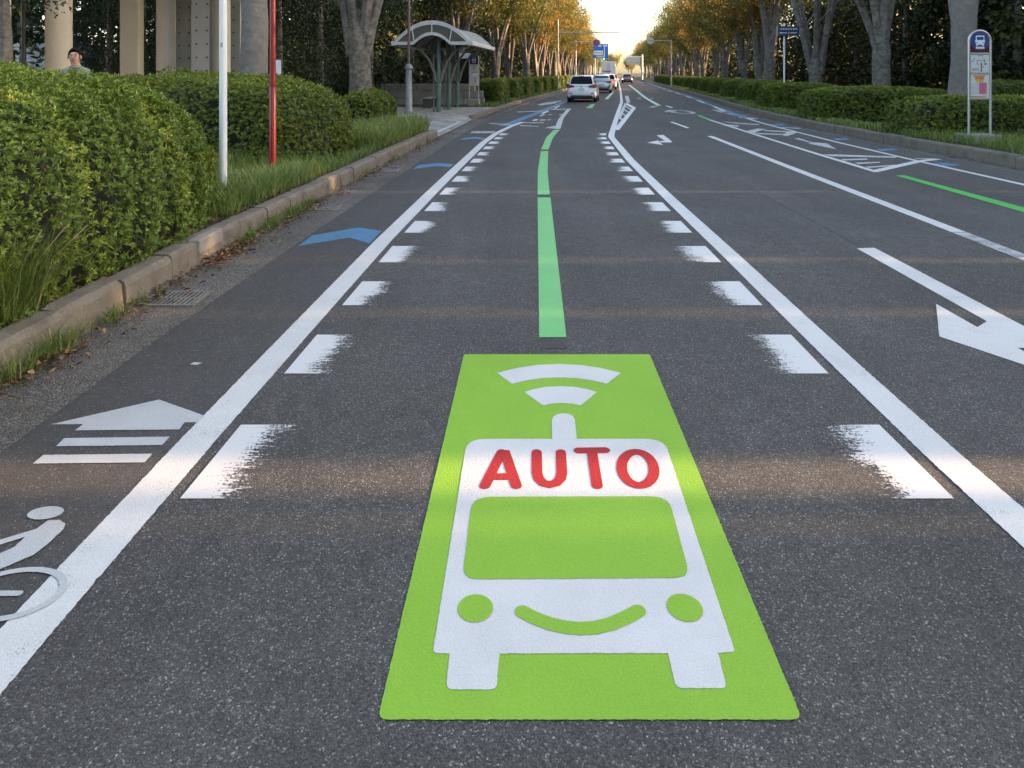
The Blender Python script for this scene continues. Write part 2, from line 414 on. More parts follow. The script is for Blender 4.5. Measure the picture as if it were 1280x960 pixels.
apron = strip('driveway_apron', apr, lambda y: kerbL(y) - 0.01, ys_road(17.15, 23.55), 0.144, 'pavers', zr=0.02)
strip('verge_right', lambda y: kerbR(y) + KW - 0.02, lambda y: 160.0, ys_road(-30, 400), vz, 'soil')

# kerbs: a root with stones as parts
def kerb_row(name, fx, side, y0, y1, step, hgt, mat='kerb_concrete', gap=0.010):
    root = empty(name); root['kind'] = 'structure'
    rng = random.Random(5 if side < 0 else 9); y = y0
    while y < y1 - 0.05:
        ye = min(y + step, y1); x0, x1 = fx(y), fx(ye); h = hgt + rng.uniform(-0.008, 0.008); dx = rng.uniform(-0.008, 0.008)
        prof = [(0.0, -0.10), (0.012, h - 0.045), (0.022, h - 0.018), (0.045, h), (KW, h), (KW, -0.10)]
        vv = []; ns = 5 if step < 0.9 else 1; k = len(prof)
        for j in range(ns + 1):
            tt = j / ns; yy = y + gap/2 + (ye - y - gap) * tt; xx = x0 + (x1 - x0) * tt; ch = 0.016 if rng.random() < 0.13 else 0.0
            vv += [(xx + side * (p + (ch + rng.uniform(-0.003, 0.004) if 0 < i_ < 4 else 0)) + dx, yy, z - (ch * 0.8 + rng.uniform(-0.002, 0.003) if 1 < i_ < 4 else 0)) for i_, (p, z) in enumerate(prof)]
        ff = [(j*k + i, j*k + (i+1) % k, (j+1)*k + (i+1) % k, (j+1)*k + i) for j in range(ns) for i in range(k)] + [tuple(range(k)), tuple(range((ns + 1)*k - 1, ns*k - 1, -1))]
        MB().add(vv, ff).build('kerb_stone', M[mat], root)
        y = ye
    return root
kl = kerb_row('kerb_left', kerbL, -1, -4, 17.1, 0.62, 0.215)
kerb_row('kerb_left', kerbL, -1, 23.4, 62, 1.2, 0.17)
kerb_row('kerb_left', kerbL, -1, 62, 260, 11.0, 0.17)
kerb_row('kerb_right', kerbR, 1, 4, 40, 0.85, 0.215)
kerb_row('kerb_right', kerbR, 1, 40, 260, 11.0, 0.215)
# pale painted patch on one kerb stone, beside the leaf pile
MB().rbox(kerbL(5.95) - 0.10, kerbL(5.95) + 0.004, 5.72, 6.18, 0.10, 0.226, 0.012).build('painted_patch', M['stone_block'], kl, label='worn cream painted patch on the kerb top')

# ------------------------------------------------------------------ road markings (parts of the road)
def poly(name, pts, z, mat, parent=road, label=None):
    """flat painted polygon from plan points"""
    pts = ragged([tuple(p) for p in pts])
    ar = sum(p[0]*q[1] - q[0]*p[1] for p, q in zip(pts, pts[1:] + pts[:1]))
    if ar < 0: pts = pts[::-1]
    return MB().add([(x, y, z) for x, y in pts], [tuple(range(len(pts)))]).build(name, M[mat], parent, label=label)
def ragged(pts, amp=0.0006, step=0.007):
    out = []; r_ = random.Random(int(abs(pts[0][0] * 1e4)) + len(pts))
    for p, q in zip(pts, pts[1:] + pts[:1]):
        L_ = math.hypot(q[0] - p[0], q[1] - p[1]); n = int(L_ / step) if min(p[1], q[1]) < 5 else 1
        out.append(p)
        for k in range(1, max(1, n)):
            t = k / n; out.append((p[0] + (q[0] - p[0]) * t + r_.gauss(0, amp), p[1] + (q[1] - p[1]) * t + r_.gauss(0, amp)))
    return out
def ppoly(name, px, z, mat, parent=road, label=None): return poly(name, [G(*p) for p in px], z, mat, parent, label)
def fline(name, fx, y0, y1, wd, z, mat, parent=road, label=None, step=None):
    ys = ys_road(y0, y1) if step is None else span(y0, y1, step)
    if step is None and y0 < 9: ys = span(y0, min(9.0, y1), 0.012) + [y for y in ys if y > 9.0]
    rj = random.Random(int(wd * 1e4)); m = MB(); vv = []
    for y in ys:
        s_ = (fx(y + 0.05) - fx(y - 0.05)) / 0.1; ww = wd / 2 * math.sqrt(1 + s_ * s_)
        j0, j1 = (rj.gauss(0, 0.0012), rj.gauss(0, 0.0012)) if y < 9 else (0, 0)
        vv += [(fx(y) - ww + j0, y, z), (fx(y) + ww + j1, y, z)]
    m.add(vv, [(2*i, 2*i+1, 2*i+3, 2*i+2) for i in range(len(ys) - 1)])
    return m.build(name, M[mat], parent, label=label)
def stroke(pts, wd, z, cap=True, closed=False):
    """plan polyline with width and round ends -> MB"""
    P = [Vector(p) for p in pts]; n = len(P); L, Rr = [], []
    for i in range(n):
        if closed: d0, d1 = P[i] - P[i-1], P[(i+1) % n] - P[i]
        else: d0 = P[i] - P[max(i-1, 0)] if i else P[1] - P[0]; d1 = P[min(i+1, n-1)] - P[i] if i < n-1 else d0
        t0, t1 = d0.normalized(), d1.normalized(); t = (t0 + t1).normalized(); nn = Vector((-t.y, t.x))
        k = 1.0 / max(0.6, t.dot(t1)); L.append(P[i] + nn * wd/2 * k); Rr.append(P[i] - nn * wd/2 * k)
    m = MB()
    if closed:
        m.add([(p.x, p.y, z) for p in Rr + L], [(i, (i+1) % n, n + (i+1) % n, n + i) for i in range(n)]); return m
    out = list(Rr)
    if cap:
        t = (P[-1] - P[-2]).normalized(); a0 = math.atan2(-t.x, t.y) if False else math.atan2(t.y, t.x) - math.pi/2
        out += [P[-1] + Vector((math.cos(a0 + math.pi*k/8), math.sin(a0 + math.pi*k/8))) * wd/2 for k in range(1, 8)]
    out += L[::-1]
    if cap:
        t = (P[0] - P[1]).normalized(); a0 = math.atan2(t.y, t.x) - math.pi/2
        out += [P[0] + Vector((math.cos(a0 + math.pi*k/8), math.sin(a0 + math.pi*k/8))) * wd/2 for k in range(1, 8)]
    return m.add([(p.x, p.y, z) for p in out], [tuple(range(len(out)))])

Z1, Z2, Z3, Z4 = 0.0035, 0.0050, 0.0065, 0.0080
fline('lane_line', lineL, -8, 22.5, 0.162, Z1, 'paint_white', label='wide white line along the cycle lane')
fline('centre_line', lineC, -8, 260, 0.158, Z1, 'paint_white', label='white centre line bending right into the distance')
# worn dashes on both sides of the lane
for k in range(0, 15):
    y0 = 2.60 + 1.081 * k; y1 = y0 + 0.545
    for fx, o0, o1, u0, u1 in ((lineL, 0.135, 0.44, 0.0, 1.0), (lineC, -0.47, -0.145, 1.0, 0.0)):
        m = MB(); vv = []; uu = []
        for j in range(5):
            for yy in (y0, y1):
                t = j / 4.0; vv.append((fx(yy) + o0 + (o1 - o0) * t, yy, Z1)); uu.append(u0 + (u1 - u0) * t)
        m.add(vv, [(2*j, 2*j+2, 2*j+3, 2*j+1) for j in range(4)])
        o = m.build('lane_dash', M['paint_dash'], road)
        at = o.data.attributes.new('u', 'FLOAT', 'POINT'); at.data.foreach_set('value', uu)

fline('apron_line', lambda y: kerbL(y) - 0.24, 17.4, 22.3, 0.14, 0.05, 'paint_white_old', apron)
# green guide line
def ribbon_px(name, left, right, z, mat, label=None):
    return ppoly(name, left + right[::-1], z, mat, label=label)
gl = 'light green guide line in the lane centre'
ribbon_px('guide_line', [(674, 422), (672, 247)], [(708, 422), (688, 247)], Z1, 'paint_line_green', gl)
ribbon_px('guide_line', [(672, 243.5), (672.3, 215), (676, 189)], [(687.3, 243.5), (684.5, 215), (685.2, 189)], Z1, 'paint_line_green', gl)
ribbon_px('guide_line', [(676.4, 187), (682.8, 172), (692, 162.8)], [(685.6, 187), (691.3, 172), (700, 161.8)], Z1, 'paint_line_green', gl)
ribbon_px('guide_line', [(693, 161.2), (698, 149), (709, 136)], [(700.5, 161.2), (704.5, 147.5), (714, 135.8)], Z1, 'paint_white_old', 'white continuation of the guide line')
ribbon_px('guide_line', [(732, 135.2), (739, 130.3)], [(740, 135.2), (744, 130.3)], Z1, 'paint_line_green', 'short green dash beside the white hatchback')
gfar = interp([(36, 4.75), (42, 5.9), (55, 8.2), (70, 10.4), (110, 16.6)])
fline('guide_line', gfar, 42, 62, 0.2, Z1, 'paint_line_pale')
# dark sealed joints just above the panel and along the lane
ppoly('seam', [(676, 425), (709, 425), (709, 436), (677, 436)], 0.0025, 'asphalt_smooth')
fline('seam', lambda y: lineC(y) + 1.32, -8, 40, 0.018, 0.0022, 'asphalt_smooth')
# blue band that leaves the cycle lane, with crosswalk-like remnants
blueL = interp([(20.6, -0.33), (21.3, -0.18), (24, 0.34), (27.7, 1.07), (33, 2.05), (38.5, 3.05), (60, 6.6), (110, 14.4)])
fline('cycle_band', blueL, 20.9, 110, 0.30, Z1 - 0.0015, 'paint_blue', label='blue cycle band running along the left side', step=2.0)
for pts in ([(692, 135.2), (699, 131.8), (700, 132.6), (694, 136)], [(676, 142), (684, 138.4), (687, 138.8), (679, 142.8)], [(673.5, 145), (679.5, 143), (681.5, 143.3), (676, 145.6)],
            [(665, 151.2), (668, 149.2), (673, 149), (671, 151)]):
    ppoly('edge_dash', pts, Z2, 'paint_white')
for a_, b_, c_, d_ in (((645, 139.8), (679, 138.2), (679, 139.1), (648, 140.6)), ((610.5, 154), (640, 155.6), (639, 156.6), (612, 155)), ((654, 153), (680, 153), (679.5, 154), (654, 153.9)),
                       ((649, 156.5), (674, 158), (672, 158.8), (650, 157.6)), ((681, 159.8), (694, 157.3), (693.5, 160.9), (690, 160.9)), ((690, 136.3), (708, 136.0), (707, 137.2), (688, 137.6)),
                       ((675, 149.5), (682, 149.2), (681, 151), (674.5, 151)), ((684, 149.4), (689, 149.1), (688.5, 150.3), (683.5, 150.6)), ((686, 143.1), (690, 143.1), (689.6, 144), (685.6, 144)), ((699, 143), (703, 143), (702.5, 144), (698.5, 144))):
    ppoly('worn_bar', [a_, b_, c_, d_], Z2, 'paint_white_worn')
for pts in ([(671, 131), (682, 128.2), (703, 125.2), (701, 127), (693, 129.6), (676, 131.8)],):
    ppoly('pictogram', pts, Z1, 'paint_white_worn', label='worn white marking on the left beyond the shelter')
# left cycle lane: chevrons, bar, arrow with tail bars, rider
def c5(x, y): return (x / 2.667, 240 + y / 2.667)
def c7(x, y): return (400 + x / 5.333, 120 + y / 5.333)
cz = Z1
for pts, lb in (([c5(*p) for p in ((995, 181), (1040, 146), (1195, 119), (1272, 131), (1232, 173), (1165, 153))], 'nearest blue chevron in the left cycle lane'),
                ([c7(*p) for p in ((620, 488), (655, 462), (790, 447), (892, 456), (868, 476), (785, 468))], 'second blue chevron in the left cycle lane'),
                ([c7(*p) for p in ((930, 293), (957, 281), (1035, 274), (1102, 281), (1085, 292), (1035, 286))], 'third blue chevron in the left cycle lane')):
    ppoly('cycle_chevron', pts, cz, 'paint_blue', label=lb)
ppoly('cycle_bar', [c7(*p) for p in ((1000, 249), (1012, 236), (1170, 235), (1158, 247))], cz, 'paint_white_worn')
ar = empty('cycle_arrow'); ar.parent = road; ar['label'] = 'white arrow with two bars behind it in the left cycle lane'
ppoly('arrow_head', [c5(*p) for p in ((170, 778), (530, 695), (684, 750), (655, 771), (615, 771), (598, 795), (250, 798), (278, 777))], Z2, 'paint_white_old', ar)
ppoly('arrow_bar', [c5(*p) for p in ((187, 851), (215, 824), (566, 819), (541, 847))], Z2, 'paint_white_old', ar)
ppoly('arrow_bar', [c5(*p) for p in ((109, 909), (145, 880), (509, 876), (482, 905))], Z2, 'paint_white_old', ar)
ppoly('paint_fleck', [c5(*p) for p in ((632, 577), (648, 570), (675, 572), (655, 579))], Z2, 'paint_white_old')
bk = empty('cyclist_pictogram'); bk.parent = road; bk['label'] = 'white cyclist pictogram beside the wide white line'
def ring_plan(cx, cy, rx, ry, wd, z, n=40):
    return stroke([(cx + rx*math.cos(2*math.pi*i/n), cy + ry*math.sin(2*math.pi*i/n)) for i in range(n)], wd, z, closed=True)
hx, hy = G(57, 643)
MB().add([(hx + 0.064*math.cos(2*math.pi*i/28), hy + 0.038*math.sin(2*math.pi*i/28), Z3) for i in range(28)], [tuple(range(28))]).build('head', M['paint_white_old'], bk)
ring_plan(-1.585, 2.122, 0.155, 0.103, 0.022, Z3).build('wheel', M['paint_white_old'], bk)
ring_plan(-2.10, 2.122, 0.155, 0.103, 0.022, Z3).build('wheel', M['paint_white_old'], bk)
stroke([G(68, 659), G(0, 680), G(-70, 700)], 0.030, Z3).build('arm', M['paint_white_old'], bk)
ppoly('torso', [(60, 653), (74, 652), (82, 657), (79, 664), (60, 682), (42, 696), (0, 714), (-60, 735), (-110, 752), (-120, 740), (-60, 712), (0, 694), (18, 686), (32, 673)], Z3 + 0.0006, 'paint_white_old', bk)
stroke([G(24, 744), G(-80, 744)], 0.022, Z3).build('bar', M['paint_white_old'], bk)

# ---- the green AUTO panel
def c7a(x, y): return (460 + x / 2.286, 420 + y / 2.286)
def rounded(pts, r, n=5):
    """round plan corners: pts is [(point, radius or None)]"""
    out = []; k = len(pts)
    for i, (p, rr) in enumerate(pts):
        P, A, B = Vector(p), Vector(pts[i-1][0]), Vector(pts[(i+1) % k][0])
        if not rr: out.append((P.x, P.y)); continue
        a_ = P + (A - P).normalized() * rr; b_ = P + (B - P).normalized() * rr
        for j in range(n + 1):
            t = j / n; q = a_ * (1-t)**2 + P * 2*t*(1-t) + b_ * t*t; out.append((q.x, q.y))
    return out
panel = poly('bus_panel', rounded([(G(580, 443.5), 0.01), (G(812, 443.5), 0.01), (G(1003, 901), 0.025), (G(472, 901), 0.025)], 0), Z1, 'paint_panel_green', road, 'bright green painted panel with a smiling white bus and AUTO')
def pp(name, pts, z, mat): return poly(name, pts, z, mat, panel)
B_ = lambda x, y: G(*c7a(x, y))
pp('bus_body', rounded([(G(541, 818), 0.012), (B_(283, 297), 0.09), (B_(846, 297), 0.09), (G(919, 817), 0.012), (G(897.5, 818), None), (G(908.5, 862.5), 0.016), (G(845, 862.5), 0.02), (G(835, 818.5), None),
                       (G(624.5, 819), None), (G(620.5, 864), 0.016), (G(557.5, 864), 0.02), (G(562, 819), None)], 0), Z2, 'paint_panel_white')
pp('windscreen', rounded([(B_(298, 464), 0.075), (B_(858, 462), 0.075), (B_(921, 696), 0.055), (B_(269, 701), 0.055)], 0), Z3, 'paint_panel_green')
for hx_, hy_ in ((594, 762.5), (855.7, 761.8)):
    cx, cy = G(hx_, hy_)
    pp('headlamp', [(cx + 0.0545*math.cos(2*math.pi*i/36), cy + 0.0545*math.sin(2*math.pi*i/36)) for i in range(36)], Z3, 'paint_panel_green')
stroke([B_(*p) for p in ((441, 793), (475, 811), (520, 828), (565, 838), (607, 842), (650, 839), (692, 829), (735, 811), (772, 791))], 0.0475, Z3).build('smile', M['paint_panel_green'], panel)
pp('antenna', [B_(*p) for p in ((526, 300), (525, 245), (529, 234), (540, 227), (557, 224), (574, 226), (586, 232), (591, 242), (597, 300))], Z2 + 0.0008, 'paint_panel_white')
pp('signal_arc', [B_(*p) for p in ((368, 108), (425, 94), (485, 85), (545, 82), (605, 85), (665, 94), (723, 108), (682, 139), (640, 129), (595, 123), (545, 121), (497, 123), (455, 129), (412, 139))], Z2, 'paint_panel_white')
pp('signal_arc', [B_(*p) for p in ((447, 163), (475, 154), (510, 148), (550, 146), (590, 148), (625, 154), (654, 163), (608, 201), (580, 196), (552, 194), (525, 196), (500, 201))], Z2, 'paint_panel_white')
LW = 0.0445
def letter(strokes_, ch):
    m = MB()
    for i, (pts, cl) in enumerate(strokes_):
        s_ = stroke([B_(*p) for p in pts], LW, Z3 + 0.00015 * i, True, cl); m.add(s_.v, s_.f)
    m.build('letter', M['paint_panel_red'], panel, label='red letter ' + ch)
letter([([(334, 432), (382, 336)], False), ([(382, 337), (392, 338), (424, 432)], False), ([(352, 406), (416, 406)], False)], 'A')
letter([([(482, 336), (483, 395), (488, 412), (500, 424), (519, 429), (538, 424), (550, 412), (554, 395), (551, 336)], False)], 'U')
letter([([(602, 331), (677, 330)], False), ([(640, 334), (655, 432)], False)], 'T')
letter([([(771 + 46*math.cos(2*math.pi*i/32) - 5*math.sin(-2*math.pi*i/32), 383 + 48*math.sin(2*math.pi*i/32)) for i in range(32)], True)], 'O')

# ---- right half of the road
def c3(x, y): return (640 + x / 4, y / 4)
def c4(x, y): return (960 + x / 4, y / 4)
def c6(x, y): return (840 + x / 2.909, 240 + y / 2.909)
ppoly('turn_arrow', [c6(*p) for p in ((672, 206), (736, 204), (1285, 492), (1360, 540), (1340, 570), (1255, 568), (1300, 592), (1330, 646), (1285, 632), (972, 527), (960, 408), (1110, 493), (1145, 472))], Z1, 'paint_white', label='large white turn arrow at the right edge of the road')
ta = empty('turn_arrow'); ta.parent = road; ta['label'] = 'small bent white arrow past the first kink of the centre line'
ppoly('shaft', [c3(*p) for p in ((722, 677), (757, 675), (801, 709), (795, 713), (742, 712), (737, 706), (765, 704))], Z1, 'paint_white', ta)
ppoly('head', [c3(*p) for p in ((677, 714), (732, 703), (737, 711), (756, 726))], Z1 + 0.001, 'paint_white', ta)
laneR = interp([(2, 4.50), (6, 4.57), (7.33, 4.64), (12, 4.86), (17.5, 5.15), (22.5, 5.55)])
fline('lane_line', laneR, 6.95, 17.5, 0.155, Z1, 'paint_white', label='white lane line on the oncoming side')
fline('lane_line', laneR, 2.0, 6.93, 0.155, Z1, 'paint_white_worn', label='ghosted worn end of the oncoming lane line')
ppoly('lane_dash', [(837, 152.5), (841, 152.3), (862.5, 160), (858, 160.3)], Z1, 'paint_white')
ppoly('lane_dash', [(831, 132.3), (834, 132.2), (842, 134.4), (838.5, 134.8)], Z1, 'paint_white')
# hatched island on the centre line
il = empty('hatched_island'); il.parent = road; il['label'] = 'small hatched triangle against the centre line'
A, B, C = G(770.3, 162.5), G(792.6, 135), G(782, 129.3)
stroke([A, B], 0.17, Z1 + 0.0006, False).build('outline', M['paint_white'], il)
stroke([B, C], 0.22, Z1 + 0.0012, False).build('outline', M['paint_white'], il)
stroke([C, G(773.5, 149)], 0.12, Z1 + 0.0018, False).build('outline', M['paint_white_old'], il)
for t in (0.16, 0.34, 0.52, 0.70):
    x0 = C[0] + (A[0] - C[0]) * t; y0 = C[1] + (A[1] - C[1]) * t; x1 = B[0] + (A[0] - B[0]) * t; y1 = B[1] + (A[1] - B[1]) * t
    stroke([(x0, y0), (x1, y1)], 0.10, Z1 - 0.0006, False).build('hatch_bar', M['paint_white_worn'], il)
ppoly('worn_block', [(781, 120), (785.5, 119.7), (787.8, 128.5), (783.5, 129)], Z1, 'paint_white_worn')
# bus bay on the far side
cycR = interp([(2, 7.45), (9.9, 7.54), (12.6, 7.58), (16, 7.72), (21.3, 8.12), (23.5, 8.38), (31.5, 9.65), (47, 12.3), (60, 14.2), (106, 21.4)])
bayR = interp([(11.15, 6.06), (14, 6.22), (18, 6.50), (23.5, 6.92), (26.2, 7.25)])
fline('lane_line', cycR, 2, 24.5, 0.11, Z1, 'paint_white', label='white line of the far cycle lane')
fline('bay_line', bayR, 11.15, 23.5, 0.12, Z1, 'paint_white', label='white line closing the bus bay')
fline('bay_line', bayR, 23.5, 26.2, 0.14, Z1, 'paint_bright_green', label='short green line at the far end of the bus bay')
stroke([G(1095, 214), G(1150, 201.5), G(1172.5, 199)], 0.15, Z2, False).build('bay_line', M['paint_white'], road)
stroke([G(1144, 198.4), G(1172, 199)], 0.10, Z2 + 0.0006, False).build('bay_line', M['paint_white_old'], road)
ppoly('guide_line', [(1119.5, 219.6), (1130, 219.3), (1290, 262.5), (1290, 268.5)], Z1, 'paint_bright_green', label='vivid green line on the oncoming side')
def c9(x, y): return (900 + x / 4.571, 140 + y / 4.571)
for pts in (((590, 243), (660, 243), (1010, 255), (1005, 262), (640, 254)), ((690, 270), (840, 266), (845, 273), (705, 278)), ((770, 290), (912, 285), (915, 291), (790, 298)), ((830, 313), (1040, 300), (1030, 306), (850, 320))):
    ppoly('hatch_bar', [c9(*p) for p in pts], Z1 - 0.001, 'paint_white_old')
pc = empty('cyclist_pictogram'); pc.parent = road; pc['label'] = 'squashed white cyclist pictogram in the far bay'
for pts in (((150, 110), (215, 95), (262, 99), (215, 112), (190, 128)), ((255, 104), (440, 113), (425, 119), (250, 109)), ((360, 136), (378, 116), (450, 116), (415, 128), (385, 138)), ((205, 121), (370, 126), (365, 132), (215, 127))):
    ppoly('stroke', [c9(*p) for p in pts], Z2 - 0.0008 * pts[0][0] / 400, 'paint_white_old', pc)
ppoly('bay_arrow', [c9(*p) for p in ((423, 152), (450, 150), (530, 174), (610, 180), (665, 213), (520, 184), (500, 182), (525, 178))], Z1, 'paint_white_old', label='thin white arrow in the far bus bay')
for pts, lb in ((((640, 152), (720, 149), (745, 158), (670, 163)), 'blue patch beside the far cycle line'), (((885, 214), (985, 208), (1030, 217), (920, 223)), 'larger blue patch beside the far cycle line'), (((1190, 296), (1290, 291), (1380, 304), (1270, 313)), 'blue patch in front of the bus stop sign'), (((275, 71), (370, 67), (388, 76), (300, 80)), 'farthest blue patch beside the far cycle line')):
    ppoly('cycle_patch', [c9(*p) for p in pts], Z1 - 0.0012, 'paint_blue', label=lb)
for pts in (((350, 86), (470, 92), (455, 97), (355, 90)), ((0, 55), (120, 62), (230, 70), (215, 76), (90, 66)), ((10, 70), (110, 76), (100, 86), (30, 80))):
    ppoly('worn_bar', [c9(*p) for p in pts], Z1 - 0.0016, 'paint_white_worn')
for i, (a_, b_, c_, d_) in enumerate((((905, 141.5), (915, 141.3), (935, 144.5), (922, 145)), ((889, 137.2), (905, 137), (916, 140), (900, 140.6)), ((925, 144.8), (948, 148), (942, 149.5), (922, 146.5)))):
    ppoly('worn_bar', [a_, b_, c_, d_], Z1 - 0.0016, 'paint_white_worn')
fline('cycle_band', lambda y: cycR(y) + 0.05, 24.6, 108, 0.27, Z1 - 0.001, 'paint_blue', label='blue cycle band along the far kerb', step=2.0)
for k in range(9):
    y0 = 29 + k * 7.5; fline('edge_dash', lambda y: cycR(y) - 0.05, y0, y0 + 3.6, 0.17, Z2, 'paint_white', step=1.2)
greenR = interp([(33.8, 7.4), (44, 8.75), (70, 12.7), (92, 16.0), (120, 20.3)])
fline('guide_line', greenR, 33.8, 92, 0.22, Z1, 'paint_line_pale', label='pale green guide line in the oncoming lane', step=2.0)
pe = empty('pictogram'); pe.parent = road; pe['label'] = 'flat white ring marking where the far green line starts'
ring_plan(*G(851, 139.8), 0.42, 1.3, 0.14, Z1).build('ring', M['paint_white_old'], pe)
for pts in ([(830, 139), (845, 138), (846, 139), (832, 140)], [(857, 141.5), (870, 140.5), (869, 141.6)], [(811, 134.2), (815, 132.8), (823, 133), (819, 134.2)], [(812, 123), (817, 122.4), (816, 123.4)], [(795, 123.2), (800, 122.2), (802, 123.2)]):
    ppoly('worn_bar', pts, Z1 + 0.001, 'paint_white_worn')

# drain grates in the left gutter
def grate(px0, px1, py0, py1, label, n=10):
    y1 = G(0, py0)[1]; y0 = G(0, py1)[1]; yc = (y0 + y1) / 2
    x1 = kerbL(yc) + 0.43; x0 = kerbL(yc) + 0.03
    t = thing('drain_grate', label, 'drain grate', ((x0 + x1)/2, yc, 0.004), 0, 'drain grates in the left gutter')
    hw, hl = (x1 - x0)/2, max(0.14, (y1 - y0)/2)
    m = MB(); m.box(-hw, hw, -hl, -hl + 0.025, 0, 0.012); m.box(-hw, hw, hl - 0.025, hl, 0, 0.012); m.box(-hw, -hw + 0.025, -hl + 0.025, hl - 0.025, 0, 0.012); m.box(hw - 0.025, hw, -hl + 0.025, hl - 0.025, 0, 0.012)
    m.build('frame', M['grey_iron'], t)
    MB().box(-hw + 0.025, hw - 0.025, -hl + 0.025, hl - 0.025, 0.001, 0.002).build('pit', M['pit_dark'], t)
    for i in range(n):
        x = -hw + 0.03 + (2*hw - 0.06) * (i + 0.5) / n
        MB().box(x - 0.0065, x + 0.0065, -hl + 0.025, hl - 0.025, 0.003, 0.011).build('bar', M['grey_iron'], t)
    MB().box(-hw + 0.025, hw - 0.025, -0.008, 0.008, 0.0035, 0.0115).build('cross_bar', M['grey_iron'], t)
plain('grey_iron', (0.26, 0.24, 0.22), 0.6, 0.4, 0.25, 20, 0.3)
plain('pit_dark', (0.006, 0.006, 0.006), 0.9)
grate(190, 270, 366, 384, 'nearest drain grate at the foot of the left kerb')
grate(395, 435, 257, 264, 'middle drain grate beside dry leaves in the gutter')
grate(480, 505, 211, 216, 'farthest drain grate in the left gutter')

# ------------------------------------------------------------------ vegetation
def unit(v): return v / np.maximum(1e-9, np.linalg.norm(v, axis=1, keepdims=True))
def leaf_mesh(name, c, axis, nrm, ln, wd, tint, mat, fold=0.25):
    """one folded quad per leaf: base, side, tip, side"""
    N = len(c); axis = unit(axis); side = unit(np.cross(axis, nrm)); up = np.cross(side, axis)
    ln = np.broadcast_to(np.asarray(ln, float), (N,))[:, None]; wd = np.broadcast_to(np.asarray(wd, float), (N,))[:, None]
    mid = c + axis * ln * 0.5
    V = np.stack([c, mid + side * wd/2 + up * wd * fold, c + axis * ln, mid - side * wd/2 + up * wd * fold], 1).reshape(-1, 3)
    me = bpy.data.meshes.new(name)
    me.vertices.add(4 * N); me.vertices.foreach_set('co', V.astype(np.float32).ravel())
    me.loops.add(4 * N); me.loops.foreach_set('vertex_index', np.arange(4 * N, dtype=np.int32))
    me.polygons.add(N); me.polygons.foreach_set('loop_start', np.arange(0, 4 * N, 4, dtype=np.int32))
    me.update(calc_edges=True)
    at = me.attributes.new('tint', 'FLOAT', 'FACE'); at.data.foreach_set('value', np.clip(tint, 0, 1).astype(np.float32))
    me.materials.append(M[mat]); return me

def wob(p, s, seed):
    r_ = np.random.RandomState(seed); o = np.zeros(len(p))
    for k in range(6):
        d = r_.randn(3); d /= np.linalg.norm(d); o += np.sin((p @ d) * s * r_.uniform(0.6, 2.2) + r_.uniform(0, 6.28))
    return o / 6.0

def hedge_pts(n, hx_, hy_, hz, p, rs, amp=0.06):
    """points and normals on the upper half of a rounded box"""
    A_ = np.array([4*hx_*hy_, 2*hx_*hz, 2*hx_*hz, 2*hy_*hz, 2*hy_*hz]); A_ = A_ / A_.sum()
    f = rs.choice(5, n, p=A_); u = rs.uniform(-1, 1, n); v = rs.uniform(-1, 1, n); z = rs.uniform(0.0, 1, n)
    q = np.zeros((n, 3))
    q[:, 0] = np.where(f == 0, u, np.where(f <= 2, u, np.where(f == 3, -1, 1)))
    q[:, 1] = np.where(f == 0, v, np.where(f == 1, -1, np.where(f == 2, 1, v)))
    q[:, 2] = np.where(f == 0, 1, z)
    k = (np.abs(q) ** p).sum(1) ** (-1.0 / p); q = q * k[:, None]
    nr = np.sign(q) * np.abs(q) ** (p - 1) / np.array([hx_, hy_, hz]); nr = unit(nr)
    P = q * np.array([hx_, hy_, hz])
    P = P + nr * (wob(P, 2.4, 3) * amp + wob(P, 7.0, 4) * amp * 0.5)[:, None]
    return P, nr

def hedge_core(hx_, hy_, hz, p, k=0.87):
    m = MB(); nu, nv = 24, 8; vv = []
    for j in range(nv + 1):
        ph = (math.pi/2) * j / nv
        for i in range(nu):
            th = 2*math.pi*i/nu; d = np.array([math.cos(th)*math.cos(ph), math.sin(th)*math.cos(ph), math.sin(ph)])
            s_ = (np.abs(d) ** p).sum() ** (-1/p); q = d * s_ * k * np.array([hx_, hy_, hz]); vv.append(tuple(q))
    ff = [(j*nu + i, j*nu + (i+1) % nu, (j+1)*nu + (i+1) % nu, (j+1)*nu + i) for j in range(nv) for i in range(nu)]
    return m.add(vv, ff)

def whorl_leaves(P, nr, rs, per, ln, wd, spread=0.75):
    """rosettes of pointed leaves on shoot tips"""
    n = len(P); up = np.array([0, 0, 1.0])
    sh = unit(nr * 0.85 + up * 0.40 + rs.randn(n, 3) * 0.30)
    t1 = unit(np.cross(sh, rs.randn(n, 3))); t2 = np.cross(sh, t1)
    a0 = rs.uniform(0, 6.28, n); C_, A_, N_, T_ = [], [], [], []; tw = rs.uniform(0, 1, n)
    for j in range(per):
        an = a0 + 6.283 * j / per + rs.uniform(-0.25, 0.25, n)
        out = t1 * np.cos(an)[:, None] + t2 * np.sin(an)[:, None]
        el_ = rs.uniform(0.15, 0.9, n)[:, None]
        C_.append(P + sh * rs.uniform(-0.02, 0.012, n)[:, None]); A_.append(out * spread + sh * el_); N_.append(sh + out * -0.4)
        T_.append(tw * 0.45 + rs.uniform(0, 0.38, n) + 0.27 * np.clip(nr[:, 2], -0.3, 1) ** 3)   # paler tops: sky light on upward faces painted in, plus fresh shoots
    C_, A_, N_, T_ = map(np.concatenate, (C_, A_, N_, T_)); k = len(C_)
    return C_, A_, N_, ln * rs.uniform(0.65, 1.2, k), wd * rs.uniform(0.7, 1.15, k), T_

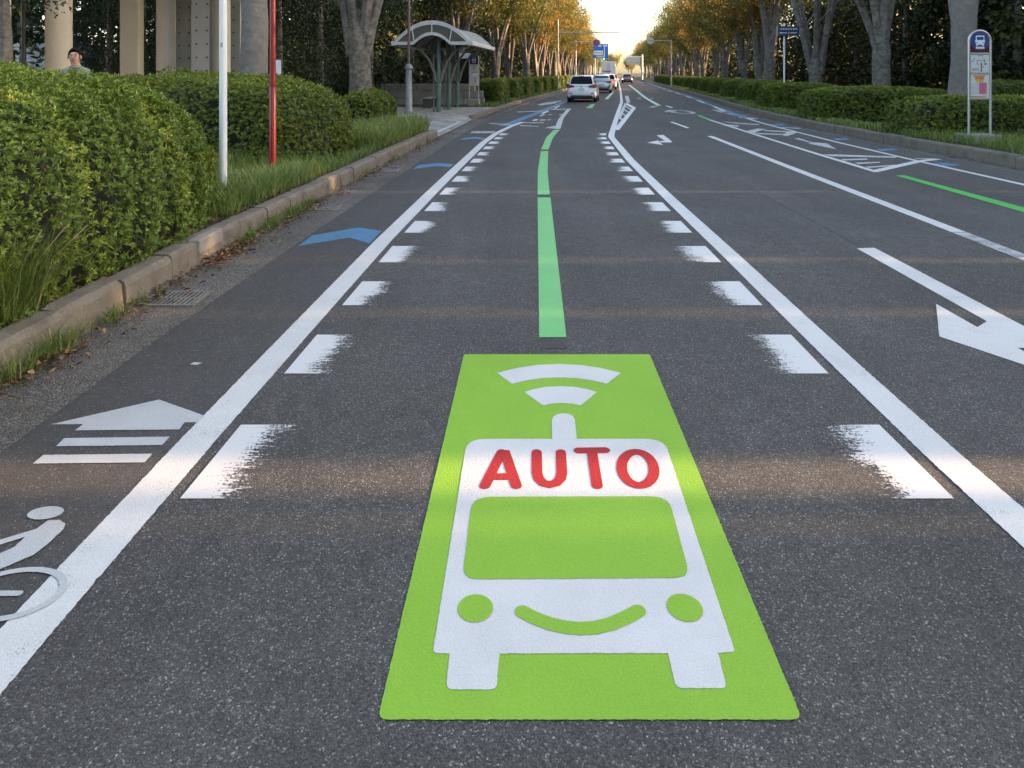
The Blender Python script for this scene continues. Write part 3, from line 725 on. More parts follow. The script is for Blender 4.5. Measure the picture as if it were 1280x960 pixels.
def make_hedge(name, label, loc, hx_, hy_, hz, n, per, ln, wd, mat, rz=0.0, p=4.0, seed=1, amp=0.07, group=None, warp=None):
    rs = np.random.RandomState(seed)
    t = thing(name, label, 'hedge', loc, rz, group)
    P, nr = hedge_pts(n, hx_, hy_, hz, p, rs, amp)
    P2 = P - nr * rs.uniform(0, 0.10, n)[:, None]
    if warp is not None: P2, _ = warp(P2), None
    me = leaf_mesh('foliage', *(lambda q: (q[0], q[1], q[2], q[3], q[4], q[5], mat))(whorl_leaves(P2, nr, rs, per, ln, wd)))
    link(bpy.data.objects.new('foliage', me), t)
    core = hedge_core(hx_, hy_, hz, p)
    if warp is not None: core.v = [tuple(x) for x in warp(np.array(core.v))]
    core.build('twigs', M['twig'], t, True)
    return t

def warp1(P):
    P = P.copy(); f = np.clip((P[:, 1] + 2.6) / 5.2, 0, 1); P[:, 2] *= 1.02 - 0.16 * f ** 2
    return P
make_hedge('azalea_hedge', 'large near azalea hedge with glossy light green leaves at the left edge', (-4.82, 4.75, 0.19), 1.97, 3.05, 1.56, 40000, 7, 0.038, 0.0145, 'leaf_azalea', R(-1), 3.6, 11, 0.17, None, warp1)
make_hedge('azalea_hedge', 'dark green hedge behind the white and red poles', (-5.65, 11.6, 0.19), 2.70, 1.70, 1.42, 17000, 6, 0.05, 0.021, 'leaf_hedge', R(-3), 4.2, 12, 0.09)
make_hedge('shrub', 'small dark shrub between the tree trunk and the lamp post', (-4.05, 18.8, 0.19), 0.72, 1.1, 0.95, 2600, 6, 0.07, 0.03, 'leaf_hedge', R(-6), 3.0, 13, 0.10)
make_hedge('shrub', 'yellowish bush in front of the concrete wall', (-7.9, 15.6, 0.19), 0.75, 0.6, 1.55, 1500, 6, 0.07, 0.03, 'leaf_azalea', 0, 2.5, 17, 0.14)
# right side, near ones individually shaped
make_hedge('clipped_hedge', 'nearest clipped hedge behind the right bus stop sign', (13.0, 15.75, vz), 3.95, 0.98, 0.92, 9000, 6, 0.065, 0.028, 'leaf_hedge', R(-3), 5.5, 21, 0.06, 'clipped hedges along the right kerb')
make_hedge('clipped_hedge', 'second clipped hedge from the right bus stop sign, wide with sunlit top', (11.4, 21.3, vz), 2.1, 1.15, 1.0, 6500, 6, 0.075, 0.032, 'leaf_hedge', R(-8), 6.0, 22, 0.06, 'clipped hedges along the right kerb')
make_hedge('clipped_hedge', 'third clipped hedge from the right bus stop sign, below the blue sign', (11.6, 27.2, vz), 1.5, 1.1, 1.02, 4500, 6, 0.085, 0.036, 'leaf_hedge', R(-8), 6.0, 23, 0.06, 'clipped hedges along the right kerb')
make_hedge('clipped_hedge', 'low dark hedge under the trees behind the right kerb hedges', (17.4, 21.0, vz), 3.6, 0.8, 1.25, 4500, 6, 0.085, 0.036, 'leaf_hedge', 0, 5, 24, 0.08)
ORD = ['first', 'second', 'third', 'fourth', 'fifth', 'sixth', 'seventh', 'eighth', 'ninth', 'tenth', 'eleventh', 'twelfth', 'thirteenth', 'fourteenth', 'fifteenth', 'sixteenth', 'seventeenth', 'eighteenth', 'nineteenth', 'twentieth', 'twenty-first', 'twenty-second']
proto_h = None
def hd(fx, y): return -math.atan((fx(y + 1) - fx(y - 1)) / 2)
for i in range(14):
    y = 33.0 + i * 5.7
    lb = ORD[i + 3] + ' clipped hedge from the right bus stop sign'
    if proto_h is None:
        proto_h = make_hedge('clipped_hedge', lb, (kerbR(y) + 1.9, y, vz), 1.32, 1.3, 1.05, 4600, 5, 0.09, 0.042, 'leaf_hedge', hd(kerbR, y), 5.0, 31, 0.07, 'clipped hedges along the right kerb'); o = proto_h
    else:
        o = copy_tree(proto_h); o['label'] = lb; o.location = (kerbR(y) + 1.9, y, vz); o.rotation_euler.z = hd(kerbR, y) + (math.pi if i % 2 else 0)
for i in range(13):
    y = 33.6 + i * 4.6
    o = copy_tree(proto_h); o['label'] = ORD[i] + ' clipped hedge beyond the bus shelter on the left'; o['group'] = 'clipped hedges along the left kerb'
    o.location = (kerbL(y) - 0.98, y, 0.15); o.rotation_euler.z = hd(kerbL, y) + (math.pi if i % 2 else 0); o.scale = (0.5, 1.15, 1.12)

# ---- trees
def zelkova(seed, hgt=12.0, rad=0.30, fork=2.8, nl=6, leaves=7500, leaf=0.17, cr=3.6, lean=0.0, barkm='bark', low=0.36):
    rs = random.Random(seed); nr_ = np.random.RandomState(seed)
    tr = MB(); ph = rs.uniform(0, 6)
    zs = [0, 0.12, 0.35, 0.8, fork * 0.5, fork * 0.8, fork, fork + 0.3, fork + 0.8]; rr = [rad*1.5, rad*1.25, rad*1.1, rad*1.0, rad*0.94, rad*0.95, rad*0.98, rad*0.78, rad*0.35]
    pts = [(lean*z*0.3 + 0.04*math.sin(z*1.3 + ph), 0.04*math.cos(z*1.1 + ph), z) for z in zs]
    tr.tube(pts, rr, 14)
    tr.v = [(x + (x - pts[i // 14][0]) * 0.10 * math.sin(3 * math.atan2(y, x) + z), y * (1 + 0.08 * math.sin(4 * x + 2 * z)), z) for i, (x, y, z) in enumerate(tr.v)]
    tm = tr.mesh('trunk', True); tm.materials.append(M[barkm])
    limbs = []; tips = []
    for k in range(nl):
        an = 2*math.pi*k/nl + rs.uniform(-0.3, 0.3); R_ = cr * rs.uniform(0.45, 0.95); top = hgt * rs.uniform(0.72, 0.98); bend = rs.uniform(-0.5, 0.5)
        m = MB(); P = []; b0 = Vector(pts[-3]) + Vector((math.cos(an), math.sin(an), 0)) * rad * 0.2 - Vector((0, 0, 0.55))
        for j in range(9):
            t = j / 8; r_ = R_ * (0.62*t + 0.38*t*t); a2 = an + bend * t
            P.append(b0 + Vector((r_*math.cos(a2) + 0.10*math.sin(5*t + k), r_*math.sin(a2) + 0.10*math.cos(4*t + k), (top - fork + 0.55) * (t ** 0.92))))
        r0 = rad * rs.uniform(0.46, 0.66); rl = [r0 * (1 - 0.88 * (j/8) ** 0.85) for j in range(9)]
        m.tube(P, rl, 7)
        for j in range(3, 9): tips.append((P[j], 0.6 + 0.7 * (j / 8)))
        for q in range(4):
            j = rs.randint(2, 6); d = Vector((math.cos(an + rs.uniform(-1.6, 1.6)), math.sin(an + rs.uniform(-1.6, 1.6)), rs.uniform(0.35, 1.1))).normalized()
            L_ = rs.uniform(1.3, 2.8) * cr / 3.6; Q = [P[j] + d * L_ * s_ + Vector((0, 0, 0.25*s_*s_)) for s_ in (0, 0.35, 0.7, 1.0)]
            m.tube(Q, [rl[j]*0.55, rl[j]*0.40, rl[j]*0.22, 0.012], 5)
            for s_ in (1, 2, 3): tips.append((Q[s_], 0.75))
        lm = m.mesh('limb', True); lm.materials.append(M[barkm]); limbs.append(lm)
    zmin = hgt * low
    tips = [t for t in tips if t[0].z > zmin] or tips
    c = np.array([tuple(t[0]) for t in tips]); sz = np.array([t[1] for t in tips])
    extra = nr_.randint(0, len(c), len(c) // 2)
    c = np.concatenate([c, c[extra] + nr_.randn(len(extra), 3) * [1.0, 1.0, 0.6]]); sz = np.concatenate([sz, sz[extra]])
    w_ = sz ** 2; idx = nr_.choice(len(c), leaves, p=w_ / w_.sum())
    d = unit(nr_.randn(leaves, 3)) * (nr_.uniform(0, 1, (leaves, 1)) ** 0.45)
    Pn = c[idx] + d * sz[idx][:, None] * [1.0, 1.0, 0.7]
    ax = unit(nr_.randn(leaves, 3) + [0, 0, -0.35]); nn = unit(nr_.randn(leaves, 3) * 0.8 + [0, 0, 0.8])
    ct = nr_.uniform(0, 0.6, len(c))
    cm = leaf_mesh('crown', Pn, ax, nn, leaf * nr_.uniform(0.7, 1.35, leaves), leaf * 0.62 * nr_.uniform(0.7, 1.3, leaves), ct[idx] + nr_.uniform(0, 0.45, leaves), 'leaf_zelkova')
    return tm, limbs, cm
def plant_tree(model, label, loc, rz=0.0, sc_=1.0, group=None, name='avenue_tree'):
    t = thing(name, label, 'tree', loc, rz, group); t.scale = (sc_, sc_, sc_)
    link(bpy.data.objects.new('trunk', model[0]), t)
    for lm in model[1]: link(bpy.data.objects.new('limb', lm), t)
    link(bpy.data.objects.new('crown', model[2]), t)
    return t
ZV = [zelkova(101, 12.5, 0.29, 2.6, 6, 15000, 0.165, 3.7), zelkova(102, 11.6, 0.26, 2.2, 7, 15000, 0.165, 3.5), zelkova(103, 13.2, 0.31, 3.0, 5, 15000, 0.165, 3.9), zelkova(104, 12.0, 0.24, 1.9, 5, 15000, 0.165, 3.3)]
gL, gR = 'avenue trees on the left', 'avenue trees on the right'
nearL1 = zelkova(111, 12.5, 0.285, 5.2, 5, 6000, 0.16, 3.6, 0.0, 'bark_smooth', 0.5)
nearL2 = zelkova(112, 12.0, 0.325, 2.55, 6, 6000, 0.16, 3.8, 0.0, 'bark', 0.5)
plant_tree(nearL1, 'thick smooth grey trunk directly behind the red pole', ((316 - 640)/F*14.4, 14.4, 0.15), 0.4, 1, gL)
plant_tree(nearL2, 'stout grey tree forking low, left of the lamp post', ((449 - 640)/F*19.5, 19.5, 0.15), 2.2, 1, gL)
ys_l = [37.5, 45, 51.5, 59, 65.5, 73, 80, 87.5, 95, 103, 111, 120, 129, 139, 150, 162, 175, 190, 206, 224]
rt = random.Random(4)
for i, y in enumerate(ys_l):
    plant_tree(ZV[(i * 3 + 1) % 4], ORD[i] + ' avenue tree beyond the bus shelter in the left row', (kerbL(y) - 3.0 - rt.uniform(0, 0.5) - (0.6 if i == 0 else 0), y, 0.1), rt.uniform(0, 6.28), rt.uniform(0.9, 1.12), gL)
nearR = [zelkova(121, 12.0, 0.335, 3.6, 4, 3000, 0.16, 3.6, 0.0, 'bark_smooth', 0.42), zelkova(122, 12.5, 0.31, 2.3, 6, 3200, 0.16, 3.9, 0.0, 'bark', 0.40), zelkova(123, 12.5, 0.28, 2.0, 6, 4000, 0.16, 4.2, 0.0, 'bark', 0.36)]
for (px, D_, mdl, lb, rz) in ((1203, 18.3, nearR[0], 'smooth grey tree trunk just behind the right bus stop sign', 1.0), (1103, 24.0, nearR[1], 'pale ringed tree trunk above the second right hedge', 0.3), (1020, 30.0, nearR[2], 'spreading tree to the right of the blue direction sign', 2.0),
                              (962, 36.5, ZV[2], 'tree trunk left of the blue direction sign', 1.1)):
    plant_tree(mdl, lb, ((px - 640)/F*D_, D_, 0.15), rz, 1.0, gR)
ys_r = [42.5, 48.5, 55, 62, 69, 76, 83, 91, 99, 108, 117, 127, 138, 150, 163, 178, 194, 212, 232]
for i, y in enumerate(ys_r):
    plant_tree(ZV[(i * 2 + 3) % 4 if i % 2 else (i + 1) % 4], ORD[i] + ' avenue tree beyond the blue direction sign in the right row', (kerbR(y) + 3.3 + rt.uniform(0, 0.6), y, 0.15), rt.uniform(0, 6.28), rt.uniform(0.86, 1.05), gR)
# avenue trees beside and behind the camera
for (x, y, lb) in ((12.3, 7.5, 'avenue tree to the right of the camera'), (12.2, -8.0, 'avenue tree behind the camera on the right'), (-7.5, -5.0, 'avenue tree behind the camera on the left')):
    plant_tree(nearR[1], lb, (x, y, 0.15), rt.uniform(0, 6), 1.0)
# far end of the street
for i, (x, y, s_) in enumerate(((44, 290, 0.9), (52, 300, 0.8), (48.5, 330, 0.85), (57, 320, 0.9), (40, 310, 0.9))):
    plant_tree(ZV[i % 4], ['leftmost', 'second', 'middle', 'rightmost', 'far left'][i] + ' of the small golden trees closing the street end', (x, y, -0.2), i, s_, 'trees at the street end')

def evergreen(seed, h=7.0, r=2.3, leaves=9000, leaf=0.15, base=0.15):
    nr_ = np.random.RandomState(seed); nc = 90
    th = nr_.uniform(0, 6.28, nc); zz = nr_.uniform(base, 1.0, nc); rr = r * np.sqrt(np.clip(1 - ((zz - 0.42) / 0.62) ** 2, 0.08, 1)) * nr_.uniform(0.45, 0.95, nc)
    c = np.stack([rr*np.cos(th), rr*np.sin(th), zz * h], 1); cs = nr_.uniform(0.45, 0.9, nc) * r / 2.3
    idx = nr_.randint(0, nc, leaves); d = unit(nr_.randn(leaves, 3)) * (nr_.uniform(0, 1, (leaves, 1)) ** 0.4)
    Pn = c[idx] + d * cs[idx][:, None]; Pn[:, 2] = np.maximum(Pn[:, 2], 0.05)
    ct = nr_.uniform(0, 0.55, nc)
    cm = leaf_mesh('crown', Pn, unit(d + nr_.randn(leaves, 3) * 0.7 + [0, 0, -0.3]), unit(d + nr_.randn(leaves, 3) * 0.6 + [0, 0, 0.5]), leaf * nr_.uniform(0.7, 1.3, leaves), leaf * 0.5 * nr_.uniform(0.7, 1.3, leaves), ct[idx] + nr_.uniform(0, 0.5, leaves), 'leaf_evergreen')
    tr = MB().tube([(0, 0, 0), (0.05, 0.02, h*0.4), (0, 0, h*0.85)], [0.17, 0.13, 0.03], 8)
    tm = tr.mesh('trunk', True); tm.materials.append(M['bark'])
    return tm, [], cm
EG = [evergreen(201, 7.0, 2.3, 17000, 0.105), evergreen(202, 7.5, 2.5, 18000, 0.10), evergreen(203, 8.5, 2.2, 17000, 0.105)]
ge = 'dark evergreens on the left'
for i, (px, D_, lb) in enumerate(((16, 39.0, 'dark evergreen behind the cream round column'), (136, 25.5, 'dark evergreen between the round and the square column'), (180, 30, 'dark evergreen just right of the square column'), (350, 25.0, 'dark evergreen right of the red pole'), (400, 28.5, 'dark evergreen left of the forked tree'),
                                   (462, 31.5, 'dark evergreen between the forked tree and the lamp post'), (515, 36.5, 'dark evergreen behind the bus shelter roof'), (556, 40.0, 'dark evergreen behind the shelter posts'))):
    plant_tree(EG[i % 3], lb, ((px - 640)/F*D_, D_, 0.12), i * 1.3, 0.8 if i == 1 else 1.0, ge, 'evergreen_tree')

hang = evergreen(204, 5.2, 1.5, 6000, 0.08, 0.58)
plant_tree(hang, 'leafy small tree overhanging the cream building corner', ((2 - 640)/F*13.2, 13.2, 0.15), 0.5, 1.0, None, 'small_tree')

# woods that read as one mass
def woodland(name, spots, leaf, per, label, seed, mat='leaf_evergreen', zlow=0.0):
    nr_ = np.random.RandomState(seed); C_, D_, T_ = [], [], []; tr = MB()
    for (x, y, h, r) in spots:
        nc = 34; th = nr_.uniform(0, 6.28, nc); zz = nr_.uniform(zlow, 1, nc); rr = r * np.sqrt(np.clip(1 - ((zz - 0.45)/0.62)**2, 0.1, 1)) * nr_.uniform(0.3, 0.95, nc)
        c = np.stack([x + rr*np.cos(th), y + rr*np.sin(th), zz*h + 0.2], 1); cs = nr_.uniform(0.5, 1.0, nc) * r * 0.42
        idx = nr_.randint(0, nc, per); d = unit(nr_.randn(per, 3)) * (nr_.uniform(0, 1, (per, 1)) ** 0.4)
        P = c[idx] + d * cs[idx][:, None]; P[:, 2] = np.maximum(P[:, 2], 0.25)
        C_.append(P); D_.append(d); T_.append(nr_.uniform(0, 0.55, nc)[idx] + nr_.uniform(0, 0.5, per))
        tr.tube([(x, y, 0), (x + 0.1, y, h*0.8)], [0.2, 0.05], 6)
    C_, D_, T_ = map(np.concatenate, (C_, D_, T_)); n = len(C_)
    me = leaf_mesh(name, C_, unit(D_ + nr_.randn(n, 3)*0.7 + [0, 0, -0.3]), unit(D_ + nr_.randn(n, 3)*0.6 + [0, 0, 0.5]), leaf*nr_.uniform(0.7, 1.3, n), leaf*0.6*nr_.uniform(0.7, 1.3, n), T_, mat)
    o = tag(link(bpy.data.objects.new(name, me)), label, 'woodland', None, 'stuff')
    tr.build('trunks', M['bark'], o, True)
    return o
rw = random.Random(8); spots = []
for y in np.arange(19, 60, 2.6):
    for k, off in enumerate((9.5, 13.0, 17.0)):
        x = kerbR(y) + off + rw.uniform(-0.8, 0.8) + (1.8 if y < 24 else 0); spots.append((x, y + rw.uniform(-0.8, 0.8), rw.uniform(6.5, 9.0), 2.1))
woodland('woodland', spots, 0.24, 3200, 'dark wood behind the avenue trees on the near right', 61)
spots = []
for y in np.arange(62, 240, 4.5):
    for off in (9.0, 13.5): spots.append((kerbR(y) + off + rw.uniform(-1, 1), y + rw.uniform(-1, 1), rw.uniform(4.5, 7.0), 2.6))
woodland('woodland', spots, 0.42, 700, 'dark wood behind the avenue trees far on the right', 62)
spots = []
for y in np.arange(36, 240, 4.0):
    for off in (8.0, 12.5): spots.append((kerbL(y) - off - rw.uniform(0, 1.5), y + rw.uniform(-1, 1), rw.uniform(6.0, 9.0), 2.6))
for x in np.arange(-34, -6, 3.0):
    for y in (33, 37, 42): spots.append((x + rw.uniform(-1, 1), y + rw.uniform(-1, 1), rw.uniform(9, 13), 2.7))
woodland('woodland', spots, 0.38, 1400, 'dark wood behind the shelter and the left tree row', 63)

spots = []  # unseen trees added to dim the light on faces turned to the camera
for y in np.arange(-70, -5, 4.0):
    for x in (-9, -13.5, 13.5, 18): spots.append((x + rw.uniform(-1, 1), y + rw.uniform(-1, 1), rw.uniform(9, 12.5), 3.0))
woodland('woodland', spots, 0.45, 500, 'trees lining the road behind the camera', 64, 'leaf_zelkova')
spots = [(21.5 + rw.uniform(-1, 1), y, 7.0, 1.3) for y in np.arange(-2, 16, 1.4)]  # unseen foliage added to break up the sun bands
woodland('thicket', spots, 0.20, 420, 'thin thicket in front of the houses right of the road', 65)

# ---- grass, weeds, fallen leaves
def grass(name, label, pts, hgt, seed, wd=0.006, lean=0.5, kind='stuff'):
    rs = np.random.RandomState(seed); P = np.array(pts, float); n = len(P)
    an = rs.uniform(0, 6.28, n); out = np.stack([np.cos(an), np.sin(an), np.zeros(n)], 1)
    h = hgt * rs.uniform(0.45, 1.15, n) * (1 + 0.55 * wob(P, 2.2, seed)); t = np.clip(rs.uniform(0, 1, n) ** 1.4 + 0.25 * wob(P, 1.3, seed + 5), 0, 1)
    ax1 = unit(out * (lean * rs.uniform(0.1, 1, n))[:, None] + [0, 0, 1]); nn = np.cross(ax1, np.stack([-np.sin(an), np.cos(an), np.zeros(n)], 1))
    mid = P + ax1 * (h * 0.55)[:, None]; ax2 = unit(ax1 + out * 0.55 - [0, 0, 0.12])
    C_ = np.concatenate([P, mid - ax1 * (h * 0.10)[:, None]]); A_ = np.concatenate([ax1, ax2]); N_ = np.concatenate([nn, nn])
    me = leaf_mesh(name, C_, A_, N_, np.concatenate([h * 0.75, h * 0.62]), wd * np.concatenate([np.ones(n), np.ones(n) * 0.8]), np.concatenate([t, t]), 'leaf_grass', 0.1)
    return tag(link(bpy.data.objects.new(name, me)), label, 'grass', None, kind)
rs = np.random.RandomState(77)
def scatter(n, y0, y1, xl, xr, z, edge=0.0):
    y = rs.uniform(y0, y1, n); u = rs.uniform(0, 1, n)
    return [((xl(yy) + (xr(yy) - xl(yy)) * uu), yy, z) for yy, uu in zip(y, u)]
kb = lambda y: kerbL(y) - KW - 0.01
grass('verge_grass', 'tall grass in the verge around the white and red poles', scatter(9000, 6.6, 10.0, lambda y: -4.6, kb, vz), 0.34, 1, 0.008) 
grass('verge_grass', 'tall pale grass between the dark hedge and the driveway', scatter(7000, 12.8, 17.1, lambda y: kerbL(y) - 1.9, kb, vz), 0.42, 2, 0.012)
grass('verge_grass', 'thin weeds along the kerb beside the dark hedge', scatter(900, 9.6, 13.2, lambda y: kerbL(y) - 0.5, kb, vz), 0.20, 3, 0.007)
cl = rs.uniform(2.5, 16.8, 26); pts = []
for c in cl:
    for k in range(14): pts.append((kerbL(c) + abs(rs.randn()) * 0.025 + 0.01, c + rs.randn() * 0.05, 0.004))
for c, n in ((4.45, 90), (4.8, 40), (3.9, 160), (3.6, 120), (6.6, 160), (7.1, 220), (7.7, 260), (8.2, 160)):
    for k in range(n): pts.append((kerbL(c) + abs(rs.randn()) * 0.05 + 0.01, c + rs.randn() * 0.10, 0.004))
grass('kerb_weeds', 'weeds sprouting along the foot of the left kerb', pts, 0.15, 4, 0.006, 0.9)
rk = lambda y: kerbR(y) + KW
grass('verge_grass', 'grass in front of the near right hedges around the sign base', scatter(9000, 7.5, 15.4, rk, lambda y: 12.5, vz), 0.26, 5, 0.012)
grass('verge_grass', 'grass strips between the clipped hedges along the right kerb', scatter(11000, 15.4, 75, rk, lambda y: kerbR(y) + 1.0, vz), 0.17, 6, 0.025)
grass('verge_grass', 'grass strip along the far left kerb by the hedges', scatter(5000, 30, 75, lambda y: kerbL(y) - 1.3, kb, 0.15), 0.24, 7, 0.03)
tf = [(-2.93 + rs.randn() * 0.05, 3.92 + rs.randn() * 0.13, vz) for k in range(420)]
tuft = grass('grass_tuft', 'tall arching grass tuft at the left edge below the near hedge', tf, 0.50, 8, 0.006, 0.9, None); tuft['category'] = 'grass tuft'
sm = MB()
for k in range(0, 7, 2): sm.tube([(-2.93 + 0.02*k - 0.06, 3.92 + 0.02*k, vz), (-2.88 + 0.03*k - 0.08, 3.95 + 0.02*k, vz + 0.34), (-2.80 + 0.05*k - 0.12, 3.97 + 0.03*k, vz + 0.52)], [0.003, 0.002, 0.004], 4)
sm.build('seed_stalks', M['straw'] if 'straw' in M else plain('straw', (0.36, 0.29, 0.17), 0.8), tuft)
def fallen(label, pts, seed, size=0.05):
    r_ = np.random.RandomState(seed); P = np.array(pts, float); n = len(P); an = r_.uniform(0, 6.28, n)
    ax = unit(np.stack([np.cos(an), np.sin(an), r_.uniform(-0.1, 0.5, n)], 1)); nn = unit(r_.randn(n, 3) * 0.35 + [0, 0, 1])
    me = leaf_mesh('fallen_leaves', P, ax, nn, size * r_.uniform(0.5, 1.3, n), size * 0.5 * r_.uniform(0.5, 1.2, n), r_.uniform(0, 1, n) ** 1.1, 'leaf_fallen', r_.choice([-0.4, 0.35]))
    return tag(link(bpy.data.objects.new('fallen_leaves', me)), label, 'leaves', None, 'stuff')
pts = [(kerbL(y) + abs(x) * 0.13 + 0.02, y, 0.012 + z) for y, x, z in zip(rs.uniform(2.5, 17, 900), rs.randn(900), rs.uniform(0, 0.02, 900))]
for c, n, s_ in ((6.15, 420, 0.28), (3.75, 110, 0.2), (8.0, 160, 0.4), (4.9, 40, 0.15), (10.8, 70, 0.3)):
    pts += [(kerbL(c) + abs(rs.randn()) * 0.10 + 0.02, c + rs.randn() * s_, 0.012 + rs.uniform(0, 0.04)) for k in range(n)]
fallen('dry brown leaves gathered along the left gutter', pts, 1, 0.052)
fallen('dry leaves on the soil under the near hedge', [(kerbL(y) - KW - abs(x) * 0.10, y, vz + 0.01 + z) for y, x, z in zip(rs.uniform(3.3, 8.5, 420), rs.randn(420), rs.uniform(0, 0.02, 420))], 2, 0.055)
fallen('dry leaves along the foot of the right kerb', [(kerbR(y) - abs(x) * 0.10 - 0.02, y, 0.012) for y, x in zip(rs.uniform(9, 40, 420), rs.randn(420))], 3, 0.06)
fallen('dry leaves along the kerb beyond the bus shelter', [(kerbL(y) + abs(x) * 0.12 + 0.02, y, 0.012) for y, x in zip(rs.uniform(23, 40, 300), rs.randn(300))], 4, 0.07)

# ------------------------------------------------------------------ street furniture
def pole_thing(name, label, px, D_, z0, segs, mat, cat='pole'):
    t = thing(name, label, cat, ((px - 640)/F*D_, D_, z0)); return t
t = pole_thing('sign_pole', 'plain white pole standing in the verge grass', 279, 7.6, vz, None, None)
MB().cyl(0, 0, -0.1, 3.9, 0.0425, 0.0415, 20).build('shaft', M['white_metal'], t, True)
MB().rbox(-0.012, 0.012, -0.047, -0.04, 1.75, 1.80, 0.002).build('sticker', M['grey_metal'], t)
MB().ell((0, 0, 3.9), (0.043, 0.043, 0.02)).build('cap', M['white_metal'], t, True)
t = pole_thing('sign_pole', 'red pole with a thicker lower sleeve in the verge grass', 341, 9.4, vz, None, None)
MB().tube([(0, 0, -0.1), (0, 0, 1.27), (0, 0, 1.285)], [0.049, 0.049, 0.043], 20).build('sleeve', M['red_paint'], t, True)
MB().cyl(-0.001, 0, 1.26, 4.2, 0.041, 0.039, 20).build('shaft', M['red_paint'], t, True)
MB().tube([(0, 0, 1.262), (0, 0, 1.292)], 0.052, 20).build('collar', M['red_paint'], t, True)
MB().ell((0, 0, 4.2), (0.04, 0.04, 0.02)).build('cap', M['red_paint'], t, True)

t = thing('street_lamp', 'slender street lamp with thick grey base left of the bus shelter', 'street lamp', ((511 - 640)/F*24.5, 24.5, 0.14))
MB().tube([(0, 0, 0), (0, 0, 0.12), (0, 0, 0.16), (0, 0, 1.62)], [0.17, 0.17, 0.135, 0.115], 16).build('base', M['lamp_grey'], t, True)
MB().tube([(0, 0, 1.62), (0, 0, 1.66), (0, 0, 1.74), (0, 0, 1.78), (0, 0, 1.84)], [0.115, 0.15, 0.15, 0.12, 0.07], 16).build('collar', M['lamp_grey'], t, True)
MB().cyl(0, 0, 1.84, 6.0, 0.052, 0.045, 12).build('shaft', M['lamp_brown'], t, True)
MB().tube([(0, 0, 6.0), (0, 0, 6.1), (0, 0, 6.45), (0, 0, 6.6)], [0.05, 0.2, 0.24, 0.05], 16).build('lantern', M['lamp_grey'], t, True)

# bus shelter: barrel roof on three tree-like posts; local frame: y along the roof
slope = math.atan(0.107); SX, SY = (539.5 - 640)/F*25.0, 25.0
t = thing('bus_shelter', 'bus shelter with arched roof on green posts with curved arms', 'bus shelter', (SX, SY, 0.145), -slope)
zE, zT, hwid, LEN = 2.62, 3.36, 1.40, 6.2
def arch(u, zt=zT, ze=zE, hw=hwid): return (hw * u, ze + (zt - ze) * (1 - abs(u) ** 2.1))
def arch_band(u0, u1, y0, y1, off0, off1, n=10):
    m = MB(); vv = []
    for i in range(n + 1):
        u = u0 + (u1 - u0) * i / n; x, z = arch(u)
        vv += [(x, y0, z + off0), (x, y1, z + off0), (x, y1, z + off1), (x, y0, z + off1)]
    ff = [(4*i + j, 4*i + (j+1) % 4, 4*i + 4 + (j+1) % 4, 4*i + 4 + j) for i in range(n) for j in range(4)]
    return m.add(vv, ff + [(0, 1, 2, 3), (4*n + 3, 4*n + 2, 4*n + 1, 4*n)])
nb = 9
for k in range(nb):
    y0 = 0.12 + (LEN - 0.24) * k / nb; y1 = 0.12 + (LEN - 0.24) * (k + 1) / nb
    arch_band(-1, 1, y0 + 0.015, y1 - 0.015, -0.01, 0.015).build('roof_panel', M['shelter_roof'], t, True)
    if k: arch_band(-1, 1, y0 - 0.025, y0 + 0.025, -0.02, 0.035).build('roof_rib', M['shelter_white'], t, True)
for y0 in (0.0, LEN - 0.12): arch_band(-1, 1, y0, y0 + 0.12, -0.06, 0.10, 14).build('fascia', M['shelter_white'], t, True)
def inner(u): return 2.60 + 0.02 + (0.36 * max(0.0, 1 - (abs(u) / 0.5) ** 2) if abs(u) < 0.5 else 0.0)
for y0 in (0.03, LEN - 0.07):
    m = MB(); vv = []
    for i in range(21):
        u = -0.96 + 1.92 * i / 20; x, z = arch(u); vv += [(x, y0, z - 0.06), (x, y0, min(inner(u), z - 0.065)), (x, y0 + 0.03, min(inner(u), z - 0.065)), (x, y0 + 0.03, z - 0.06)]
    m.add(vv, [(4*i + j, 4*i + 4 + j, 4*i + 4 + (j+1) % 4, 4*i + (j+1) % 4) for i in range(20) for j in range(4)]).build('gable_panel', M['shelter_gable'], t)
    m = MB(); vv = []
    for i in range(21):
        u = -0.98 + 1.96 * i / 20; x, z = arch(u)[0], inner(u); vv += [(x, y0 - 0.035, z - 0.075), (x, y0 - 0.035, z + 0.045), (x, y0 + 0.05, z + 0.045), (x, y0 + 0.05, z - 0.075)]
    m.add(vv, [(4*i + j, 4*i + 4 + j, 4*i + 4 + (j+1) % 4, 4*i + (j+1) % 4) for i in range(20) for j in range(4)] + [(0, 1, 2, 3), (83, 82, 81, 80)]).build('gable_rail', M['shelter_white'], t)
    for u in (-0.48, 0.0, 0.48):
        x, z = arch(u); MB().tube([(x, y0 - 0.01, inner(u) + 0.03), (x * 1.12, y0 - 0.01, z - 0.05)], 0.022, 6).build('gable_stay', M['shelter_white'], t)
for s_ in (-1, 1): MB().rbox(s_*hwid - 0.10 + (0.05 if s_ > 0 else -0.05), s_*hwid + 0.10 + (0.05 if s_ > 0 else -0.05), -0.02, LEN + 0.02, zE - 0.10, zE + 0.06, 0.02).build('eaves_gutter', M['shelter_white'], t)
